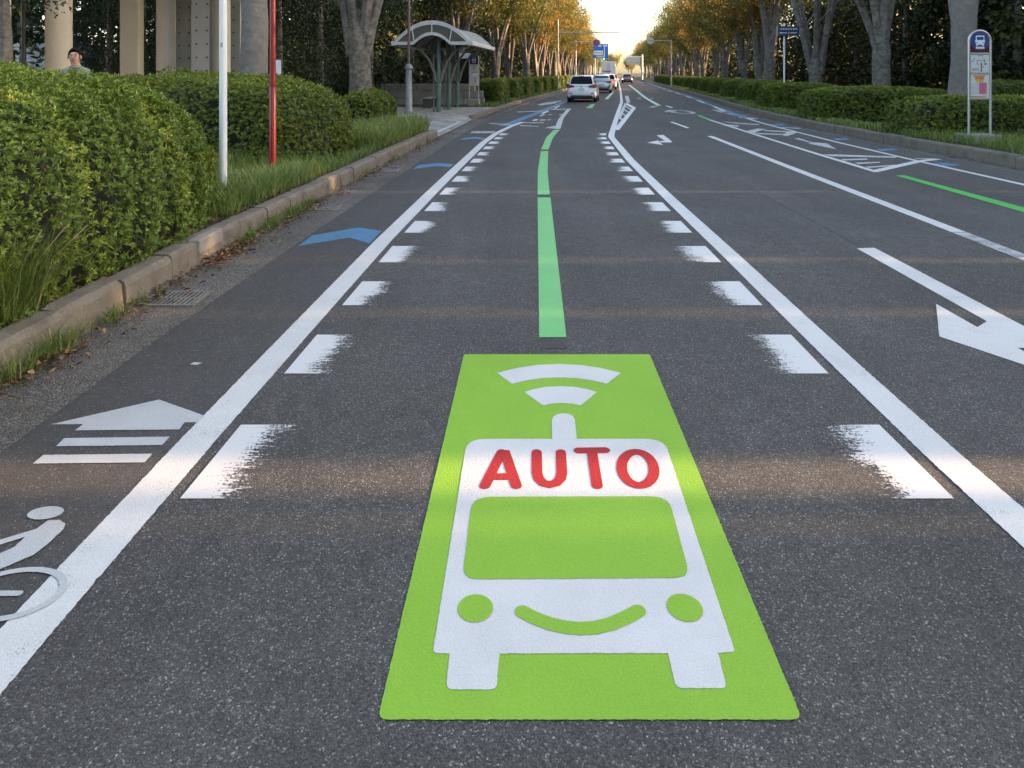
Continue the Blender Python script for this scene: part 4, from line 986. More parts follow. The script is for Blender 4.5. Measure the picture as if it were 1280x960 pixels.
for k, py in enumerate((0.75, 2.75, 4.6)):
    MB().tube([(0.10, py, 0.0), (0.10, py, 1.25), (0.10, py, 1.27), (0.10, py, 3.25)], [0.088, 0.088, 0.082, 0.075], 14).build('post', M['shelter_green'], t, True)
    MB().cyl(-0.10, py + 0.05, 0.0, 2.2, 0.035, 0.035, 10).build('rain_pipe', M['shelter_arm'], t, True)
    for s_ in (-1, 1):
        for dy in (-0.05, 0.13):
            P = [(0.10 + s_*0.08, py + dy, 1.15), (0.10 + s_*0.14, py + dy, 1.45), (0.10 + s_*0.34, py + dy, 1.95), (0.10 + s_*0.68, py + dy, 2.38), (0.10 + s_*1.15, py + dy, 2.60)]
            MB().tube(P, [0.040, 0.040, 0.036, 0.032, 0.028], 8).build('arm', M['shelter_arm'], t, True)
    arch_band(-0.98, 0.98, py - 0.04, py + 0.04, -0.10, -0.02, 12).build('rafter', M['shelter_arm'], t, True)
tb = thing('bench', 'pale slatted bench under the bus shelter', 'bench', (SX - 0.55, SY + 4.1, 0.145), -slope)
for k in range(4): MB().rbox(-0.22 + 0.11*k, -0.13 + 0.11*k, -0.8, 0.8, 0.40, 0.44, 0.008).build('slat', M['stone_block'], tb)
for y in (-0.6, 0.6): MB().box(-0.18, 0.18, y - 0.04, y + 0.04, 0, 0.399).build('leg', M['dark_metal'], tb)

# bus stop signs
def text_mesh(s_, size, mat, parent, loc, rot=(R(90), 0, 0), name='lettering', align='CENTER'):
    cu = bpy.data.curves.new('txt', 'FONT'); cu.body = s_; cu.size = size; cu.align_x = align; cu.align_y = 'CENTER'; cu.resolution_u = 2
    ob = bpy.data.objects.new('txt', cu); col.objects.link(ob)
    dg = bpy.context.evaluated_depsgraph_get(); me = bpy.data.meshes.new_from_object(ob.evaluated_get(dg)); bpy.data.objects.remove(ob)
    me.materials.clear(); me.materials.append(M[mat]); o = link(bpy.data.objects.new(name, me), parent); o.location = loc; o.rotation_euler = rot; return o
def flat(name, mat, parent, x0, x1, z0, z1, y): return MB().box(x0, x1, y, y + 0.003, z0, z1).build(name, M[mat], parent)
def bus_stop(label, loc, rz, left):
    t = thing('bus_stop_sign', label, 'bus stop sign', loc, rz, 'bus stop signs')
    hw, top = 0.215, 2.12; z0 = 0.0
    if left: MB().rbox(-0.27, 0.25, -0.18, 0.22, 0, 0.30, 0.02).build('base', M['base_block'], t)
    else: MB().rbox(-0.33, 0.33, -0.22, 0.30, 0, 0.18, 0.02).build('base', M['base_block'], t)
    zb = 0.30 if left else 0.18
    P = [(-hw, 0, zb - 0.05), (-hw, 0, top)] + [(-hw*math.cos(math.pi*k/12), 0, top + hw*math.sin(math.pi*k/12)) for k in range(1, 12)] + [(hw, 0, top), (hw, 0, zb - 0.05)]
    MB().tube(P, 0.026, 10).build('frame', M['steel'], t, True)
    za, zm, zc = (0.92, 1.45, 1.86) if not left else (0.92, 1.30, 1.88)
    for z in (za, zm, zc): 
        if left and z == zm: continue
        MB().rbox(-hw, hw, -0.022, 0.022, z - 0.018, z + 0.018, 0.006).build('cross_rail', M['steel'], t)
    h = MB(); n = 24; cx = [(-0.195, zc + 0.02), (0.195, zc + 0.02)] + [(0.195*math.cos(math.pi*k/n), top + 0.195*math.sin(math.pi*k/n)) for k in range(n + 1)]
    h.add([(x, 0.0, z) for x, z in cx], [tuple(range(len(cx)))]); h.add([(x, 0.012, z) for x, z in cx], [tuple(range(len(cx)))[::-1]])
    hd_ = h.build('head_panel', M['sign_maroon'], t)
    zc0 = top - 0.005
    MB().disc((0, -0.006, zc0), 0.190, 'y', 32, 0.006).build('ring', M['sign_red'], hd_)
    MB().disc((0, -0.011, zc0 + 0.004), 0.184, 'y', 32, 0.006).build('disc', M['sign_blue'], hd_)
    b = MB(); b.rbox(-0.085, 0.085, -0.018, -0.0145, zc0 - 0.07, zc0 + 0.12, 0.0015); b.box(-0.095, -0.086, -0.018, -0.0145, zc0 - 0.02, zc0 + 0.03); b.box(0.086, 0.095, -0.018, -0.0145, zc0 - 0.02, zc0 + 0.03)
    b.box(-0.07, -0.045, -0.018, -0.0145, zc0 - 0.10, zc0 - 0.071); b.box(0.045, 0.07, -0.018, -0.0145, zc0 - 0.10, zc0 - 0.071); b.build('bus_icon', M['sign_white'], hd_)
    flat('bus_window', 'sign_blue', hd_, -0.065, 0.065, zc0 + 0.03, zc0 + 0.095, -0.0215)
    for x in (-0.058, 0.058): MB().disc((x, -0.020, zc0 - 0.03), 0.012, 'y', 12, 0.003).build('bus_lamp', M['sign_blue'], hd_)
    for k, x in enumerate((-0.066, -0.022, 0.022, 0.066)):
        MB().rbox(x - 0.018, x + 0.018, -0.018, -0.0145, zc0 - 0.155, zc0 - 0.112, 0.0012).build('name_glyph', M['sign_white'], hd_)
    if not left:
        p = MB().rbox(-0.185, 0.185, -0.010, 0.010, zm + 0.022, zc - 0.022, 0.004).build('route_map', M['sign_paper'], t)
        for (x0, x1, a_, b2) in ((-0.06, 0.09, 0.238, 0.247), (-0.06, -0.052, 0.17, 0.238), (-0.06, 0.05, 0.165, 0.172), (0.02, 0.04, 0.03, 0.20), (0.08, 0.10, 0.215, 0.26), (0.09, 0.13, 0.155, 0.19), (0.06, 0.075, 0.10, 0.125), (-0.01, 0.06, 0.02, 0.032), (-0.12, -0.11, 0.24, 0.30), (-0.17, -0.13, 0.22, 0.235), (-0.16, -0.03, 0.055, 0.062), (-0.16, -0.05, 0.035, 0.042), (-0.16, -0.02, 0.075, 0.082), (-0.05, 0.06, 0.338, 0.348), (0.02, 0.12, 0.29, 0.295)):
            flat('route_line', 'sign_ink', p, x0, x1, zm + 0.022 + a_, zm + 0.022 + b2, -0.0135)
        q = MB().rbox(-0.185, 0.185, -0.010, 0.010, za + 0.022, zm - 0.022, 0.004).build('timetable', M['sign_paper'], t)
        zq = za + 0.022
        flat('notice_band', 'sign_orange', q, -0.13, 0.10, zq + 0.435, zq + 0.465, -0.0135); flat('notice_badge', 'sign_orange', q, -0.10, 0.08, zq + 0.375, zq + 0.430, -0.0135); flat('notice_badge', 'sign_yellow', q, -0.085, 0.065, zq + 0.325, zq + 0.372, -0.0135)
        flat('weekend_column', 'sign_pink', q, -0.02, 0.135, zq + 0.075, zq + 0.315, -0.0135); flat('notice_band', 'sign_orange', q, -0.18, 0.05, zq + 0.012, zq + 0.034, -0.0135); flat('notice_band', 'sign_yellow', q, 0.055, 0.13, zq + 0.014, zq + 0.046, -0.0135)
        for k in range(9): flat('timetable_row', 'slat_grey', q, -0.165, -0.04, zq + 0.08 + 0.026*k, zq + 0.085 + 0.026*k, -0.0135)
    else:
        q = MB().rbox(-0.19, 0.19, -0.010, 0.010, za + 0.022, zc - 0.022, 0.004).build('timetable', M['sign_paper'], t); zq = za + 0.022
        for k, (x0, x1) in enumerate(((-0.10, 0.11), (-0.05, 0.06), (-0.12, 0.12), (-0.13, -0.06), (-0.03, 0.13), (-0.13, 0.13))): flat('name_line', 'sign_ink', q, x0, x1, zq + 0.86 - 0.058*k, zq + 0.882 - 0.058*k, -0.0135)
        flat('notice', 'sign_white', q, -0.06, 0.12, zq + 0.42, zq + 0.54, -0.0135); flat('weekend_column', 'sign_pink', q, 0.02, 0.06, zq + 0.12, zq + 0.38, -0.0135); flat('weekend_column', 'sign_pink', q, 0.085, 0.115, zq + 0.12, zq + 0.36, -0.0135); flat('notice_band', 'sign_yellow', q, -0.12, 0.10, zq + 0.02, zq + 0.08, -0.0135)
        for k in range(8): flat('timetable_row', 'slat_grey', q, -0.16, 0.0, zq + 0.12 + 0.03*k, zq + 0.126 + 0.03*k, -0.0135)
    return t
bus_stop('bus stop sign on steel frame beside the right kerb', ((1224.5 - 640)/F*14.0, 14.0, vz), R(-4), False)
bus_stop('bus stop sign with grey base beside the bus shelter', ((592.5 - 640)/F*30.7, 30.7, 0.145), R(-6), True)
# dark notice case behind the left sign
t = thing('notice_case', 'dark glazed notice case with white top behind the left bus stop sign', 'notice board', ((581 - 640)/F*33.5, 33.5, 0.145), R(-6))
for x in (-0.26, 0.26): MB().box(x - 0.03, x + 0.03, -0.05, 0.05, 0, 2.2).build('post', M['dark_metal'], t)
MB().rbox(-0.23, 0.23, -0.04, 0.04, 0.12, 2.2, 0.01).build('glazed_panel', M['car_glass'], t)
MB().rbox(-0.33, 0.33, -0.16, 0.16, 2.205, 2.46, 0.03).build('top', M['shelter_white'], t)
# low stone wall behind the shelter
t = thing('stone_wall', 'low wall of pale stone blocks behind the bus shelter', 'wall', ((534 - 640)/F*32.0, 32.0, 0.145), R(-4))
rk_ = random.Random(3)
for row in range(3):
    x = -2.2 + (0.4 if row % 2 else 0)
    while x < 1.9:
        l_ = rk_.uniform(0.7, 1.0); MB().rbox(x + 0.008, x + l_ - 0.008, -0.2 + rk_.uniform(-0.01, 0.01), 0.2, row*0.33, row*0.33 + 0.318, 0.015).build('stone', M['stone_block'], t); x += l_

# blue direction sign on the right
t = thing('direction_sign', 'blue direction sign with white arrow and orange dot on white pole', 'sign', ((981 - 640)/F*27.6, 27.6, vz), R(0))
MB().cyl(0, 0.06, 0, 3.50, 0.036, 0.036, 12).build('pole', M['white_metal'], t, True)
bd = MB().rbox(-0.29, 0.58, -0.03, 0.018, 2.97, 3.37, 0.006).build('board', M['sign_navy'], t)
for k in range(7):
    x = -0.20 + 0.104*k; m = MB(); m.box(x, x + 0.07, -0.035, -0.031, 3.235, 3.245); m.box(x, x + 0.07, -0.035, -0.031, 3.27, 3.28); m.box(x, x + 0.012, -0.035, -0.031, 3.2455, 3.2695); m.box(x + 0.058, x + 0.07, -0.035, -0.031, 3.2455, 3.2695); m.box(x + 0.029, x + 0.041, -0.0352, -0.0312, 3.215, 3.30)
    m.build('glyph', M['sign_white'], bd)
m = MB(); m.add([(-0.24, -0.0335, 3.10), (-0.16, -0.0335, 3.06), (-0.16, -0.0335, 3.14)], [(0, 1, 2)]); m.box(-0.16, 0.07, -0.035, -0.031, 3.085, 3.115); m.box(0.22, 0.48, -0.035, -0.031, 3.085, 3.115); m.build('arrow', M['sign_white'], bd)
MB().disc((0.145, -0.034, 3.10), 0.045, 'y', 20, 0.006).build('dot', M['sign_orange'], bd)
MB().rbox(-0.34, -0.291, -0.04, 0.02, 2.97, 3.37, 0.005).build('side_lamp', M['grey_metal'], t)

# signs over the carriageway
def arm_sign(name, label, x, y, z0, armz, armlen, r=0.05, top=None, mat='grey_metal', cat='sign'):
    t = thing(name, label, cat, (x, y, z0), 0)
    MB().cyl(0, 0, 0, top or armz + 0.12, r, r*0.9, 10).build('pole', M[mat], t, True)
    if armlen: MB().tube([(0, 0, armz), (armlen, 0, armz)], r*0.7, 8).build('arm', M[mat], t, True)
    return t
D_ = 78.0; x = (719.7 - 640)/F*D_
t = arm_sign('no_parking_sign', 'round blue and red no-parking sign hung from a pole arm', x, D_, 0.15, 5.08, 2.1, 0.085, 5.25)
MB().disc((2.4, -0.05, 4.98), 0.40, 'y', 28, 0.02).build('rim', M['sign_red'], t)
dsc = MB().disc((2.4, -0.065, 4.98), 0.30, 'y', 28, 0.02).build('disc', M['guide_blue'], t)
MB().tube([(2.2, -0.085, 5.18), (2.6, -0.085, 4.78)], 0.045, 6).build('slash', M['sign_red'], dsc)
D_ = 141.0; x = (745 - 640)/F*D_
t = arm_sign('guide_sign', 'large blue road guide sign above the left lane', x - 0.2, D_, 0.15, 4.7, 0.0, 0.10, 7.8)
bd = MB().rbox(-0.45, 2.75, -0.16, -0.11, 4.55, 7.55, 0.02).build('board', M['guide_blue'], t)
for (n_, a0, a1, b0, b1, mt) in (('text_panel', -0.35, 1.65, 5.25, 6.15, 'sign_white'), ('route_bar', 1.85, 2.05, 4.7, 6.8, 'sign_white'), ('text_line', 0.2, 1.8, 4.85, 5.10, 'sign_paper'), ('text_line', 0.6, 1.3, 6.95, 7.35, 'sign_paper'), ('text_line', 1.7, 2.5, 6.95, 7.35, 'sign_paper'), ('text_line', 0.4, 1.8, 4.62, 4.74, 'sign_paper')):
    flat(n_, mt, bd, a0, a1, b0, b1, -0.166)
for k in range(4): flat('text_line', 'guide_blue', bd, -0.2 + 0.45*k, 0.1 + 0.45*k, 5.62, 5.78, -0.1705)
def signal(label, x, y, armz, armlen, hx_):
    t = arm_sign('traffic_light', label, x, y, 0.15, armz, armlen, 0.10, armz + 0.5, 'grey_metal', 'traffic light')
    s_ = 1 if armlen > 0 else -1
    h_ = MB().rbox(hx_ - 0.62, hx_ + 0.62, -0.18, 0.08, armz - 0.25, armz + 0.19, 0.05).build('head', M['grey_metal'], t)
    for k, mt in enumerate(('signal_green', 'black_plastic', 'black_plastic')): MB().disc((hx_ - 0.4 + 0.4*k, -0.19, armz - 0.03), 0.15, 'y', 16, 0.02).build('lens', M[mt], h_)
signal('traffic light with a green lamp on the left pole', (746.5 - 640)/F*150, 150, 4.55, 2.4, 1.9)
D_ = 59.0
t = arm_sign('overhead_pole', 'tall thin pole with a long arm over the left lane', (697.5 - 640)/F*D_, D_, 0.15, 5.05, 5.4, 0.06, 6.2, 'grey_metal', 'pole')
D_ = 69.0
t = arm_sign('round_sign', 'grey back of a round sign on an arm over the right lane', (839 - 640)/F*D_, D_, vz, 4.75, -1.85, 0.07, 4.85)
MB().disc((-2.15, -0.04, 4.75), 0.355, 'y', 28, 0.02).build('disc', M['sign_back'], t)
MB().rbox(-2.3, -1.85, -0.075, -0.051, 4.69, 4.81, 0.008).build('bracket', M['grey_metal'], t)
D_ = 146.0; x = (802.5 - 640)/F*D_
t = arm_sign('guide_sign', 'grey back of a road guide sign on the far right pole', x, D_, vz, 4.9, -2.6, 0.22, 5.4, 'sign_back')
MB().rbox(-3.5, -0.45, -0.12, -0.04, 3.25, 4.95, 0.02).build('board', M['sign_back'], t)
for z in (3.7, 4.4): MB().box(-3.45, -0.5, -0.20, -0.121, z, z + 0.08).build('rail', M['grey_metal'], t)
signal('traffic light with a cyan lamp beside the far right pole', (802 - 640)/F*152, 152, 4.95, -2.9, -2.2)

t = thing('bicycle', 'parked bicycle half hidden behind the right hedges', 'bicycle', ((949 - 640)/F*37.5, 37.5, vz + 0.75), R(20))
t.location.z = vz + 0.004
for x in (-0.5, 0.55):
    wo_ = MB().tube([(x + 0.32*math.cos(2*math.pi*k/24), 0, 0.34 + 0.32*math.sin(2*math.pi*k/24)) for k in range(25)], 0.02, 6).build('wheel', M['tyre'], t, True)
    for k in range(6): MB().tube([(x, 0, 0.34), (x + 0.31*math.cos(k*1.047), 0, 0.34 + 0.31*math.sin(k*1.047))], 0.006, 4).build('spoke', M['rim'], wo_)
MB().tube([(-0.5, 0, 0.34), (-0.15, 0, 0.80), (0.38, 0, 0.85), (0.0, 0, 0.32), (-0.15, 0, 0.80)], 0.018, 6).build('frame', M['steel'], t, True)
MB().tube([(0.55, 0, 0.34), (0.38, 0, 0.90), (0.36, 0, 1.05)], 0.016, 6).build('fork', M['steel'], t, True)
MB().tube([(0.25, -0.28, 1.06), (0.36, -0.1, 1.06), (0.36, 0.1, 1.06), (0.25, 0.28, 1.06)], 0.014, 6).build('handlebar', M['steel'], t, True)
MB().ell((-0.2, 0, 0.92), (0.13, 0.08, 0.04)).build('saddle', M['black_plastic'], t, True)
MB().rbox(0.42, 0.76, -0.17, 0.17, 0.84, 1.08, 0.03).build('basket', M['white_metal'], t)
xa, xb = kerbL(150) - 4, kerbR(150) + 4
MB().tube([(xa + (xb - xa)*k/10, 150, 5.9 - 0.5*math.sin(math.pi*k/10)) for k in range(11)], 0.02, 4).build('overhead_wire', M['dark_metal'], None, False, label='thin wire crossing the sky above the far street', cat='wire')

# ------------------------------------------------------------------ vehicles
def car(label, loc, rz, paintm, kind='hatch', lit=False, front=False):
    t = thing('car', label, 'car', loc, rz, None)
    if kind == 'hatch':
        st = [(0.0, .66, .36, .70), (0.05, .76, .30, .86), (0.16, .81, .24, .93), (0.45, .845, .20, .955), (1.2, .85, .19, .945), (2.6, .85, .19, .92), (3.2, .84, .21, .86), (3.65, .79, .25, .76), (3.85, .68, .30, .66), (3.93, .50, .36, .56)]
        gh = [(0.06, .69, .66, .93, .96), (0.22, .735, .60, .95, 1.30), (0.42, .755, .585, .96, 1.455), (0.9, .765, .585, .955, 1.50), (1.7, .765, .58, .945, 1.505), (2.3, .755, .565, .93, 1.43), (3.0, .71, .60, .90, 1.02), (3.2, .69, .66, .87, .90)]
    else:
        st = [(0.0, .64, .36, .72), (0.05, .76, .30, .90), (0.18, .82, .24, .98), (0.5, .86, .20, .97), (1.3, .87, .19, .95), (2.8, .87, .19, .92), (3.5, .85, .21, .84), (4.1, .79, .25, .74), (4.35, .66, .30, .64), (4.45, .48, .36, .54)]
        gh = [(0.10, .70, .66, .96, 1.0), (0.34, .74, .60, .97, 1.22), (0.75, .76, .58, .96, 1.40), (1.2, .77, .585, .95, 1.46), (2.0, .77, .575, .94, 1.48), (2.6, .76, .56, .93, 1.40), (3.35, .71, .60, .90, 1.0), (3.55, .69, .66, .86, .90)]
    m = MB(); vv = []; K = 14
    for (y, hw, z0, z1) in st:
        hgt = z1 - z0
        half = [(0.70*hw, z0), (0.93*hw, z0 + 0.05*hgt), (0.99*hw, z0 + 0.25*hgt), (hw, z0 + 0.52*hgt), (0.985*hw, z0 + 0.74*hgt), (0.94*hw, z0 + 0.93*hgt), (0.84*hw, z1)]
        vv += [(x, y, z) for x, z in half] + [(-x, y, z) for x, z in half[::-1]]
    ff = [(i*K + k, i*K + (k+1) % K, (i+1)*K + (k+1) % K, (i+1)*K + k) for i in range(len(st) - 1) for k in range(K)]
    ff += [tuple(range(K))[::-1], tuple((len(st)-1)*K + k for k in range(K))]
    body = m.add(vv, ff).build('body', M[paintm], t, True)
    m = MB(); vv = []; K = 6
    for (y, hb, hr, zb, zr) in gh:
        vv += [(hb, y, zb - 0.04), (hr + 0.03, y, zr - 0.05), (hr - 0.05, y, zr), (-hr + 0.05, y, zr), (-hr - 0.03, y, zr - 0.05), (-hb, y, zb - 0.04)]
    ff = [(i*K + k, i*K + (k+1) % K, (i+1)*K + (k+1) % K, (i+1)*K + k) for i in range(len(gh) - 1) for k in range(K - 1)]
    ff += [tuple(range(K))[::-1], tuple((len(gh)-1)*K + k for k in range(K))]
    m.add(vv, ff).build('cabin', M[paintm], t, True)
    L_ = st[-1][0]
    def gpt(y, v, s_=1):
        hb = np.interp(y, [g[0] for g in gh], [g[1] for g in gh]); hr = np.interp(y, [g[0] for g in gh], [g[2] for g in gh]); zb = np.interp(y, [g[0] for g in gh], [g[3] for g in gh]); zr = np.interp(y, [g[0] for g in gh], [g[4] for g in gh])
        return ((hb + (hr + 0.03 - hb) * v) * s_, y, zb - 0.04 + (zr - 0.05 - (zb - 0.04)) * v)
    # rear and front glass lie on the slopes
    def slope_glass(name, ya, yb, k0, k1, off):
        ys_ = sorted([ya, yb] + [g[0] for g in gh if ya + 0.02 < g[0] < yb - 0.02]); q = []
        for y_ in ys_:
            z_ = np.interp(y_, [g[0] for g in gh], [g[4] for g in gh]); k_ = k0 + (k1 - k0) * (y_ - ya) / (yb - ya)
            nrm = Vector((0, -1.0 if ya < 1.5 else 1.0, 0.6)).normalized() * 0.014
            q += [tuple(Vector((-k_, y_, z_)) + nrm), tuple(Vector((k_, y_, z_)) + nrm)]
        n_ = len(ys_)
        return MB().add(q, [(2*i, 2*i + 1, 2*i + 3, 2*i + 2) for i in range(n_ - 1)]).build(name, M['car_glass'], t)
    if kind == 'hatch': slope_glass('rear_window', 0.085, 0.40, 0.62, 0.50, 1); slope_glass('windscreen', 2.36, 2.93, 0.51, 0.585, 1)
    else: slope_glass('rear_window', 0.36, 0.73, 0.60, 0.50, 1); slope_glass('windscreen', 2.66, 3.28, 0.51, 0.585, 1)
    y_a, y_b = (0.55, 2.55) if kind == 'hatch' else (0.95, 2.85)
    for s_ in (-1, 1):
        for (u0, u1) in ((y_a, (y_a + y_b)/2 - 0.05), ((y_a + y_b)/2 + 0.05, y_b)):
            q = [gpt(u0, 0.22, s_), gpt(u1, 0.22, s_), gpt(min(u1, y_b - 0.35), 0.93, s_), gpt(u0 + 0.12, 0.93, s_)]
            q = [(x + s_*0.012, y, z) for x, y, z in q]; q2 = [(x - s_*0.006, y, z) for x, y, z in q]
            MB().add(q + q2, [(0, 1, 2, 3), (7, 6, 5, 4), (0, 4, 5, 1), (1, 5, 6, 2), (2, 6, 7, 3), (3, 7, 4, 0)]).build('side_window', M['car_glass'], t)
        MB().rbox(s_*0.95 - 0.10, s_*0.95 + 0.10, y_b - 0.12, y_b - 0.02, 0.95, 1.09, 0.03).build('door_mirror', M[paintm], t)
        # tail lamp wraps the corner
        MB().add([(s_*0.40, -0.005, 0.86), (s_*0.40, 0.0, 0.93), (s_*0.74, 0.05, 1.00), (s_*0.84, 0.22, 1.0), (s_*0.855, 0.22, 0.86), (s_*0.76, 0.01, 0.80), (s_*0.40, 0.06, 0.86), (s_*0.40, 0.07, 0.93), (s_*0.72, 0.14, 0.98), (s_*0.70, 0.14, 0.82)],
                 [(0, 1, 2, 5), (2, 3, 4, 5), (6, 9, 8, 7), (0, 6, 7, 1), (1, 7, 8, 2), (5, 9, 6, 0), (3, 2, 8), (4, 9, 5), (3, 8, 9, 4)]).build('tail_lamp', M['brake_red' if lit else 'tail_red'], t)
        MB().add([(s_*0.62, L_ - 0.26, 0.70), (s_*0.78, L_ - 0.30, 0.72), (s_*0.79, L_ - 0.27, 0.60), (s_*0.58, L_ - 0.10, 0.58), (s_*0.60, L_ - 0.05, 0.66)], [(0, 1, 4), (1, 2, 3, 4)]).build('head_lamp', M['head_lamp' if front else 'plate'], t)
        MB().rbox(s_*0.60 - 0.09, s_*0.60 + 0.09, -0.012, 0.05, 0.46, 0.51, 0.012).build('reflector', M['black_plastic'], t)
        for yw in (0.72, L_ - 0.78):
            wl = MB(); wx = s_*0.74
            wl.tube([(wx - 0.095, yw, 0.30), (wx - 0.08, yw, 0.30), (wx + 0.08, yw, 0.30), (wx + 0.095, yw, 0.30)], [0.26, 0.30, 0.30, 0.26], 20)
            wo_ = wl.build('wheel', M['tyre'], t, True)
            MB().tube([(wx + s_*0.085, yw, 0.30), (wx + s_*0.099, yw, 0.30)], [0.2, 0.17], 16).build('rim', M['rim'], wo_, True)
    MB().rbox(-0.165, 0.165, -0.028, 0.01, 0.66, 0.80, 0.006).build('number_plate', M['plate'], t)
    MB().rbox(-0.60, 0.60, -0.014, 0.25, 0.24, 0.395, 0.02).build('rear_skirt', M['black_plastic'], t)
    MB().rbox(-0.16, 0.16, 0.30 if kind == 'hatch' else 0.5, 0.38 if kind == 'hatch' else 0.58, 1.43 if kind == 'hatch' else 1.31, 1.465 if kind == 'hatch' else 1.34, 0.01).build('high_brake_lamp', M['brake_red' if lit else 'tail_red'], t)
    MB().disc((0, -0.004, 0.875), 0.05, 'y', 16, 0.02).build('badge', M['rim'], t)
    MB().rbox(-0.5, 0.5, L_ - 0.12, L_ + 0.01, 0.28, 0.44, 0.02).build('grille', M['black_plastic'], t)
    MB().tube([(0.05, 0.18 if kind == 'hatch' else 0.42, 1.07), (-0.28, 0.16 if kind == 'hatch' else 0.42, 1.08)], 0.01, 5).build('wiper', M['black_plastic'], t)
    MB().box(-0.62, 0.62, 0.3, L_ - 0.3, 0.17, 0.25).build('underbody', M['black_plastic'], t)
    return t
car('white hatchback driving away in the left lane', (3.86, 37.4, 0.004), -0.172, 'car_white', 'hatch')
car('silver car just ahead of the white hatchback', (7.25, 54.6, 0.004), -0.165, 'car_silver', 'sedan')
car('small white car ahead of the silver car', (9.45, 66.0, 0.004), -0.16, 'car_white', 'hatch', True)
car('plum coloured car farthest ahead before the truck', (11.25, 76.5, 0.004), -0.155, 'car_plum', 'hatch', True)
t = car('dark red oncoming car with its headlamps on', (18.55, 108.5, 0.004), math.pi - 0.155, 'car_maroon', 'hatch', False, True)
t = thing('box_truck', 'white box truck far ahead in the left lane', 'truck', (16.1, 112.0, 0.004), -0.155)
bx_ = MB().rbox(-1.2, 1.2, 0, 6.4, 1.0, 3.55, 0.04).build('cargo_box', M['car_white'], t)
MB().box(-0.012, 0.012, -0.006, 0.0, 1.05, 3.5).build('door_seam', M['sign_ink'], bx_)
for x in (-1.0, -0.15, 0.15, 1.0): MB().cyl(x, -0.03, 1.05, 3.45, 0.02, 0.02, 6).build('lock_rod', M['steel'], bx_)
flat('lettering', 'lamp_grey', bx_, -0.9, 0.35, 1.75, 1.98, -0.012)
MB().rbox(-1.05, 1.05, 6.7, 8.3, 0.6, 2.5, 0.1).build('cab', M['car_white'], t)
MB().box(-0.95, 0.95, 0.1, 8.0, 0.62, 0.995).build('chassis', M['dark_metal'], t)
MB().rbox(-1.1, 1.1, -0.02, 0.1, 0.5, 0.66, 0.02).build('bumper', M['dark_metal'], t)
for s_ in (-1, 1):
    MB().rbox(s_*0.9 - 0.16, s_*0.9 + 0.16, -0.03, 0.04, 0.70, 0.86, 0.01).build('tail_lamp', M['brake_red'], t)
    for yw in (1.4, 7.2): MB().tube([(s_*0.92 - 0.14, yw, 0.42), (s_*0.92 + 0.14, yw, 0.42)], 0.42, 18).build('wheel', M['tyre'], t, True)

# ------------------------------------------------------------------ buildings on the left
t = thing('round_column', 'cream round concrete column at the far left behind the hedge', 'column', ((73.5 - 640)/F*16.5, 16.5, 0.15))
MB().tube([(0, 0, 0), (0, 0, 5.2)], 0.285, 32).build('shaft', M['pillar_cream'], t, True)
MB().tube([(0, 0, 5.2), (0, 0, 5.35)], 0.38, 32).build('cap', M['pillar_cream'], t, True)
t = thing('square_column', 'cream square concrete column right of the person', 'column', ((165 - 640)/F*20.5, 20.5, 0.12), R(12))
MB().rbox(-0.26, 0.26, -0.26, 0.26, 0, 5.2, 0.03).build('shaft', M['pillar_cream'], t)
MB().rbox(-0.32, 0.32, -0.32, 0.32, 5.2, 5.35, 0.03).build('cap', M['pillar_cream'], t)
t = thing('concrete_building', 'concrete wall slabs with rows of tie holes behind the white pole', 'building', (0, 0, 0))
def slab(px0, px1, D0, D1, mat, holes=(), depth=0.4):
    x0, x1 = (px0 - 640)/F*D0, (px1 - 640)/F*D1
    a_ = Vector((x0, D0, 0)); b_ = Vector((x1, D1, 0)); d = (b_ - a_).normalized(); n_ = Vector((-d.y, d.x, 0)) * depth
    m = MB(); q = [a_, b_, b_ + n_, a_ + n_]
    m.add([(p.x, p.y, 0.12) for p in q] + [(p.x, p.y, 5.2) for p in q], [(0, 3, 2, 1), (4, 5, 6, 7), (0, 1, 5, 4), (1, 2, 6, 5), (2, 3, 7, 6), (3, 0, 4, 7)])
    s_ = m.build('wall_panel', M[mat], t)
    for f_ in holes:
        p = a_ + (b_ - a_) * f_
        for z in (1.72, 2.14, 2.56, 2.98, 3.40, 3.82):
            h_ = MB(); q_ = p - n_.normalized() * 0.002; h_.tube([(q_.x, q_.y, z), (q_.x - n_.normalized().x*0.012, q_.y - n_.normalized().y*0.012, z)], 0.026, 8); h_.build('tie_hole', M['pit_dark'], s_)
slab(195, 209, 21.0, 21.0, 'pillar_grey', (), 0.5)
slab(209.2, 220, 21.02, 22.2, 'pillar_cream', (), 0.3)
slab(220.2, 239, 22.4, 22.4, 'wall_grey', (0.22, 0.86))
slab(239.2, 262, 21.2, 21.2, 'pillar_grey', (0.28, 0.86), 0.5)
slab(284, 300, 22.3, 22.3, 'wall_grey', (0.5,))
MB().tube([((272.5 - 640)/F*21.0, 21.0 + 0.28, 0.12), ((272.5 - 640)/F*21.0, 21.0 + 0.28, 5.2)], 0.255, 28).build('half_column', M['pillar_cream'], t, True)
MB().box(-18.5, -7.6, 15.8, 27.0, 5.36, 5.9).build('roof_slab', M['wall_grey'], t)
# cream wall at the very left
t = thing('cream_building', 'cream building corner at the extreme left edge', 'building', ((14 - 640)/F*15.0, 15.0, 0.15), R(37.5))
MB().box(-6.0, 0.0, 0.0, 5.0, 0.0, 4.6).build('wall', M['cream_wall'], t)
MB().rbox(-0.40, -0.03, -0.06, -0.002, 0.7, 1.95, 0.01).build('meter_box', M['grey_metal'], t)
MB().box(-6.2, 0.2, -0.25, 5.2, 4.601, 4.85).build('roof', M['roof_dark'], t)
